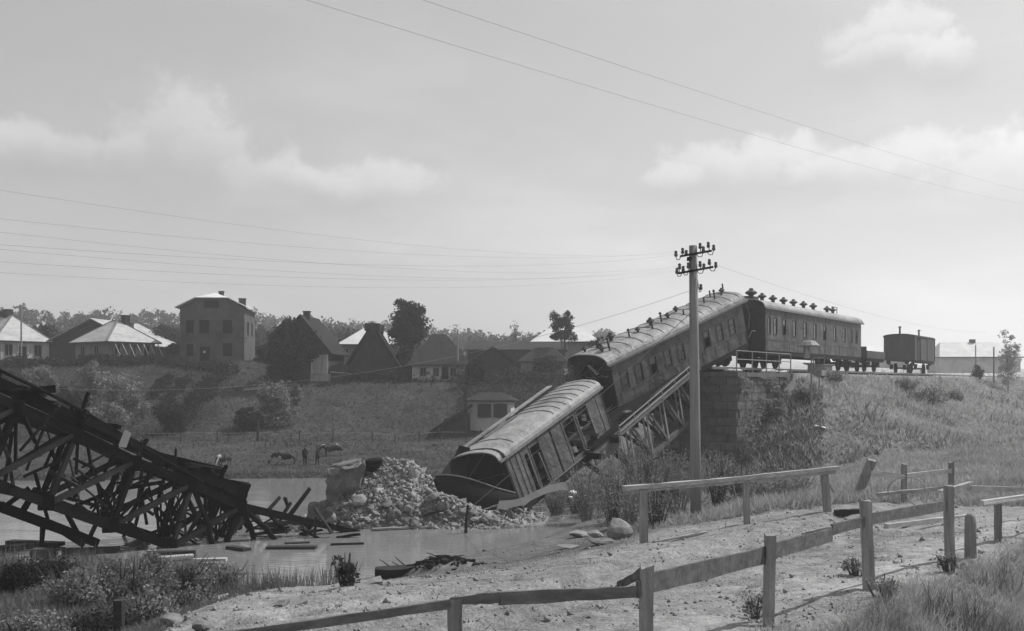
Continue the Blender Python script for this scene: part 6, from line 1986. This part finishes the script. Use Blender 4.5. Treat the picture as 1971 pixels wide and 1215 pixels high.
grass('embankment_foot_grass', 'tall dry grass along the foot of the embankment', 70000, .10, .56, 29, 75, lambda X, Y, Z, k: (~k['emb']) & (k['s'] > .4) & (k['u'] > -30) & ((Y > 33.5) | (X > 13.5) & (Y > 31)) & (X > 4), .15, .42, 'grass_dry_glare', lean=.45, seed=2)
grass('meadow_grass', 'short dark grass of the cattle meadow', 14000, -.56, .10, 66, 106, lambda X, Y, Z, k: (k['v'] > .5) & (k['v'] < 36), .05, .16, 'grass_meadow', lean=.5, seed=3)
grass('meadow_tussocks', 'taller tussocks scattered on the cattle meadow', 9000, -.56, .08, 66, 106, lambda X, Y, Z, k: (k['v'] > 6) & (k['v'] < 36) & (nz(X, Y, 7, 3.5) > .13), .12, .36, 'grass_meadow', lean=.4, seed=4)
grass('slope_grass', 'rough dark grass on the slope below the village', 26000, -.56, .10, 100, 145, lambda X, Y, Z, k: (k['v'] > 30), .08, .30, 'grass_slope', lean=.4, seed=5)
grass('shore_rim_grass', 'dark overhanging grass on the rim of the far river bank', 16000, -.56, .08, 64, 76, lambda X, Y, Z, k: (k['v'] > .1) & (k['v'] < 1.2), .1, .35, 'grass_slope', lean=.4, seed=6)
grass('ditch_grass', 'dense pale grass on the bank falling away below the roadside fence', 150000, .05, .60, 9, 34, lambda X, Y, Z, k: (k['e'] > .1 + .5 * nz(X, Y, 3, .8)) & (k['u'] > -3.2) & (k['s'] > 3), .10, .34, 'grass_dry_glare', w_=.0006, lean=.45, seed=7)
grass('ditch_tufts', 'taller dark tufts on the bank below the roadside fence', 60000, .05, .60, 9, 34, lambda X, Y, Z, k: (k['e'] > .5) & (k['u'] > -3) & (nz(X, Y, 33, 1.0) > .12) & (k['s'] > 3), .3, .6, 'reed', w_=.0007, lean=.35, seed=8)
grass('road_turf', 'short worn turf scattered over the trodden road earth', 90000, -.30, .56, 9.5, 40, lambda X, Y, Z, k: (k['e'] < 0) & (k['s'] > 4) & (~k['emb']) & (nz(X, Y, 78, 1.1) + .6 * nz(X, Y, 77, 4) > .07) & (np.abs(k['e'] + 1.15) > .5), .02, .07, 'grass_dry_glare', w_=.0007, lean=.8, seed=9)
grass('road_weeds', 'small dark weeds dotted over the trodden road earth', 26000, -.30, .56, 9.5, 40, lambda X, Y, Z, k: (k['e'] < 0) & (k['s'] > 3) & (~k['emb']) & (nz(X, Y, 88, .45) > .24), .03, .10, 'leaf_mid', w_=.0009, lean=.8, seed=10)
grass('fence_foot_grass', 'grass tufts round the feet of the fence posts', 30000, .0, .5, 10, 30, lambda X, Y, Z, k: (np.abs(k['e']) < .35) & (k['u'] > -2.5) & (nz(X, Y, 99, .6) > .06), .08, .25, 'grass_dry_glare', w_=.0006, lean=.45, seed=11)
grass('marsh_grass', 'dark marsh grass on the reedy lowland by the water', 90000, -.62, -.17, 15, 40, lambda X, Y, Z, k: (k['s'] > -.3) & (X < -6.2 + nz(X, Y, 72, 1.2) * 2.5) , .10, .30, 'reed', w_=.0007, lean=.45, seed=12)
grass('shore_reeds', 'upright reeds standing along the edge of the shallow water', 16000, -.52, -.13, 29, 42, lambda X, Y, Z, k: (k['s'] > -2.2) & (k['s'] < 2.0) & (nz(X, Y, 44, 1.4) > -.02) & (X < -5), .35, .95, 'reed', w_=.0005, lean=.16, seed=13)
grass('embankment_brush', 'darker rank growth in patches on the embankment', 30000, .16, .60, 30, 140, lambda X, Y, Z, k: k['emb'] & (k['a'] > .5) & (nz(X, Y, 55, 4.5) + .5 * nz(X, Y, 56, 1.3) > .16), .3, .7, 'leaf_grey', w_=.0012, lean=.45, seed=15)
grass('wing_wall_grass', 'grass overgrowing the slope beside the wing wall', 22000, .18, .30, 50, 74, lambda X, Y, Z, k: k['emb'] & (k['t'] < 2 + nz(X, Y, 71, 1.5) * 9) & (k['q'] > .8), .15, .4, 'reed', lean=.4, seed=14)

# leafy reed-bed shrubs, near left
for i, (px, base, Y, rx, h, n, m, lb) in enumerate((
        (250, 1150, 29.0, 1.6, 1.75, 4600, 'leaf_grey', 'leafy light-flecked shrub in the middle of the reed bed'),
        (150, 1160, 27.0, 1.2, 1.5, 3200, 'leaf_grey', 'dark leafy shrub towards the corner of the reed bed'),
        (345, 1140, 30.5, 1.3, 1.45, 3200, 'leaf_grey', 'leafy shrub at the water end of the reed bed'),
        (22, 1125, 29, .9, 1.3, 2800, 'leaf_dark', 'very dark round bush at the picture edge by the reeds'),
        (95, 1120, 31.0, 1.0, 1.1, 1800, 'leaf_mid', 'low leafy shrub between the dark round bush and reeds'),
        (430, 1128, 31.5, 1.0, 1.05, 1500, 'leaf_grey', 'thin shrub standing in the shallows past the reed bed'),
        (60, 1190, 21.5, 1.2, .8, 2200, 'leaf_grey', 'low leafy scrub at the bottom corner by the reeds'),
        (290, 1195, 22.5, 1.0, 1.1, 2000, 'leaf_grey', 'leafy shrub with bare stems nearest the dark rocks'),
        (190, 1200, 22.0, 1.1, .9, 2000, 'leaf_mid', 'low shrub before the thick dark stake in the reeds'),
        (375, 1180, 25.5, .8, .9, 1300, 'leaf_grey', 'shrub at the edge of the bare earth by the pale square slab'))):
    l = on_ground(px, Y)
    shrub('reed_shrub', lb, l, rx, rx * .8, h * .74, n, .075, m, K=34, stems=26, rc=.30, seed=i)
tag(MB().tube([on_ground(229, 21.0) - Vector((0, 0, .3)), on_ground(229, 21.0) + Vector((0, 0, .85))], [.13, .12], 8).build('wooden_stake', M['drift_wood']), 'thick dark stake standing among the reeds near the bottom', 'stake')
l = G(667, 1128)
shrub('dark_bush', 'small dark bushy plant alone at the water edge beside the hull fragment', l, .34, .3, .62, 330, .085, 'leaf_mid', K=9, stems=8, rc=.13, seed=31)
g = on_ground(1884, 118)
shrub('dark_bush', 'small dark leaning bush on the crest beyond the goods wagon', g, .9, .7, 1.7, 900, .2, 'leaf_dark', K=16, stems=8, rc=.4, seed=77)
# heap of earth and drift on the near shore
def earth_heap():
    g = G(845, 1098)
    xs = np.linspace(-1.5, 1.5, 36); X, Y = np.meshgrid(xs, np.linspace(-.9, .9, 24))
    r = np.sqrt((X / 1.4) ** 2 + (Y / .85) ** 2)
    Z = .42 * np.clip(1 - r, 0, 1) ** .7 + fbm((X + 5) * 2.5, Y * 2.5, 14) * .3 * np.clip(1.1 - r, 0, 1) + H(X + g.x, Y + g.y) - g.z - .04
    idx = np.arange(X.size).reshape(X.shape)
    F = np.stack([idx[:-1, :-1], idx[:-1, 1:], idx[1:, 1:], idx[1:, :-1]], -1).reshape(-1, 4)
    o = link('earth_heap', arr_mesh('earth_heap', np.stack([X, Y, Z], -1).reshape(-1, 3), F, M['pier_stone']))
    r3 = random.Random(9); mb = MB()
    for k in range(260):
        x_, y_ = r3.gauss(0, .6), r3.gauss(0, .35); s_ = min(.015 + r3.expovariate(40), .09)
        z_ = .42 * max(0, 1 - math.hypot(x_ / 1.4, y_ / .85)) ** .7 + Hs(x_ + g.x, y_ + g.y) - g.z
        mb.box(x_ - s_, x_ + s_, y_ - s_ * .7, y_ + s_ * .7, z_ - s_ * .6, z_ + s_ * .8, s_ * .35)
    tag(mb.build('clods', M['drift_wood'], o), kind='stuff')
    for k in range(9):
        a_ = r3.uniform(0, 6.3); x_, y_ = r3.gauss(0, .6), r3.gauss(0, .3)
        p = Vector((x_, y_, .30 * max(0, 1 - abs(x_)) + Hs(x_ + g.x, y_ + g.y) - g.z + .05))
        MB().tube([p, p + Vector((math.cos(a_), math.sin(a_) * .5, r3.uniform(.0, .45))) * r3.uniform(.4, .9)], [.03, .012], 5).build('stick', M['drift_wood'], o)
    o.location = g; tag(o, 'dark heap of clods and drift on the near shore by the hull fragment', 'earth heap')
earth_heap()

# creeper and brush hanging over the wing wall
rng = np.random.default_rng(333)
N = 2600
tt = rng.uniform(-7.1, 2.6, N); top_ = rng.uniform(0, 1, N)
zb_ = 6.95 - .58 * (2.3 - tt)
zz = np.where(rng.uniform(0, 1, N) < .55, zb_ + rng.exponential(.55, N), 6.6 - rng.exponential(.5, N))
ok = (zz < 6.7) & (zz > .4) & (fbm(tt, zz, 37) > -.1)
tt, zz = tt[ok], zz[ok]
P = np.stack([TC[0] + TD[0] * tt + TN[0] * (.97 + rng.uniform(0, .22, len(tt))), TC[1] + TD[1] * tt + TN[1] * (.97 + rng.uniform(0, .22, len(tt))), zz], -1)
V, F = leaf_tris(P, .20, rng)
tag(link('creeper', arr_mesh('creeper', V, F, M['leaf_scrub'])), 'creeper and brush overgrowing the stone wing wall', 'creeper', kind='stuff')

# willow scrub before the abutment: many thin stems with sparse small leaves
sc = [(1130, 1000, 46, 1.1, 3.4), (1180, 1005, 41, 1.0, 3.2), (1215, 1012, 37, .9, 2.9), (1262, 1008, 35, 1.0, 2.8), (1300, 990, 39, 1.3, 4.0), (1240, 985, 44, 1.4, 4.6), (1195, 975, 49, 1.4, 4.4), (1380, 975, 40, 1.2, 3.0), (1370, 930, 54, 1.5, 3.6), (1425, 960, 42, 1.3, 2.2), (1480, 965, 39, 1.3, 1.5), (1430, 915, 54, 1.5, 2.2), (1530, 955, 39, 1.2, 1.2), (1110, 975, 50, 1.0, 2.0), (1072, 958, 49.5, 1.2, 2.4), (1122, 950, 51, 1.2, 3.0), (1152, 935, 53, 1.3, 3.2)]
lbs = ['willow scrub at the inlet by the curved metal strip', 'willow scrub behind the humped boulder', 'bare-stemmed willow scrub between boulder and first fence post', 'willow scrub growing round the first post of the long pale rail', 'tall willow scrub behind the long pale rail, beside the pole', 'tall leafy willow scrub before the fallen span', 'willow scrub under the bent handrail of the fallen span', 'low willow scrub just past the telegraph pole', 'leafy scrub at the foot of the stone abutment', 'low scrub behind the middle post of the long pale rail', 'low scrub between the middle and last post of the long rail', 'leafy scrub on the slope beside the wing wall', 'low scrub behind the last post of the long pale rail', 'sparse scrub at the water beside the baggage van', 'low leafy scrub close behind the curved metal strip', 'leafy scrub below the big doorways of the baggage van', 'leafy scrub between the baggage van and the span footway']
for i, ((px, base, Y, rx, h), lb) in enumerate(zip(sc, lbs)):
    l = on_ground(px, Y)
    if l.z < 0: l.z = 0.0
    shrub('willow_scrub', lb, l, rx, rx * .8, h * .70, int(300 * rx * h), .08, 'leaf_scrub', K=60, stems=26, twig='twig' if i % 2 else 'twig_pale', rc=.42, seed=200 + i, long_=1.6, group='willow scrub before the abutment')
# bushes on the embankment
eb = [(1745, 752, 26, 1.5, 'scrubby bush high on the embankment under the goods wagon'), (1790, 780, 40, 2.0, 'broad low bush on the open embankment slope, the largest there'), (1838, 775, 20, 1.6, 'upright bush next to the broad low bush on the embankment'), (1545, 775, 24, 1.2, 'low bush beside the foot of the signal post'), (1600, 735, 30, 1.0, 'low spreading growth on the slope just past the lamp frame'), (1485, 800, 26, 1.4, 'dark bush on the slope below the wing wall end')]
for i, (px, py, hw, h, lb) in enumerate(eb):
    g = G(px, py)
    r = hw / FPX * g.y * 1.15
    lb = lb.replace(' by the right edge', ' beyond the low pale rails')
    shrub('embankment_bush', lb, g, r, r * .8, h * .7, 900, .16, 'leaf_scrub' if i not in (6,) else 'leaf_grey', K=30, stems=9, rc=r * .34, seed=400 + i, group='bushes on the embankment')
for i, (px, py, lb) in enumerate(((1460, 1190, 'dark leafy plant at the foot of the second fence post'), (1650, 1108, 'leafy weed on the bank edge below the fence'), (1830, 1100, 'leafy clump below the bollard on the ditch bank'), (1700, 1150, 'pale leafy clump low on the ditch bank'))):
    g = G(px, py)
    shrub('roadside_weed', lb, g, .35, .3, .32, 420, .045, 'leaf_scrub', K=12, stems=8, rc=.12, seed=450 + i, cat='weed')

# clods and pebbles on the road earth
def clods():
    rng = np.random.default_rng(61)
    X, Y, Z = scatter(60000, -.33, .56, 9.5, 40, lambda X, Y, Z, k: (k['e'] < .1) & (k['s'] > .5) & (~k['emb']) & (X > -7.5) & (nz(X, Y, 64, 1.4) > -.12), rng)
    pick = rng.uniform(0, 1, len(X)) < .13
    X, Y, Z = X[pick], Y[pick], Z[pick]; N = len(X)
    sz = np.minimum(.012 + rng.exponential(.016, N), .10)
    T = np.array([(1, 0, -.5), (-.5, .87, -.5), (-.5, -.87, -.5), (.1, .1, .6)])
    rot = rng.normal(size=(N, 3, 3)); rot, _ = np.linalg.qr(rot)
    V = np.einsum('kc,ncd->nkd', T, rot) * sz[:, None, None] + np.stack([X, Y, Z + sz * .25], -1)[:, None, :]
    F = (np.array([(0, 1, 3), (1, 2, 3), (2, 0, 3), (0, 2, 1)])[None] + (np.arange(N) * 4)[:, None, None]).reshape(-1, 3)
    tag(link('clods', arr_mesh('clods', V.reshape(-1, 3), F, M['boulder'])), 'clods and pebbles strewn over the road earth', 'clods', kind='stuff')
clods()

# ------------------------------------------------------------------ air
def haze():
    mb = MB().box(-2600, 2600, -120, 2300, -2.4, 75)
    m = bpy.data.materials.new('haze'); m.use_nodes = True
    t = NT(m.node_tree)
    out = t.n('ShaderNodeOutputMaterial'); v = t.n('ShaderNodeVolumePrincipled')
    v.inputs['Color'].default_value = (.97, .97, .97, 1)
    v.inputs['Density'].default_value = .00088
    v.inputs['Anisotropy'].default_value = .55
    t.l(v.outputs[0], out.inputs['Volume'])
    o = mb.build('haze', m)
    o.display_type = 'WIRE'
    tag(o, kind='stuff')
haze()
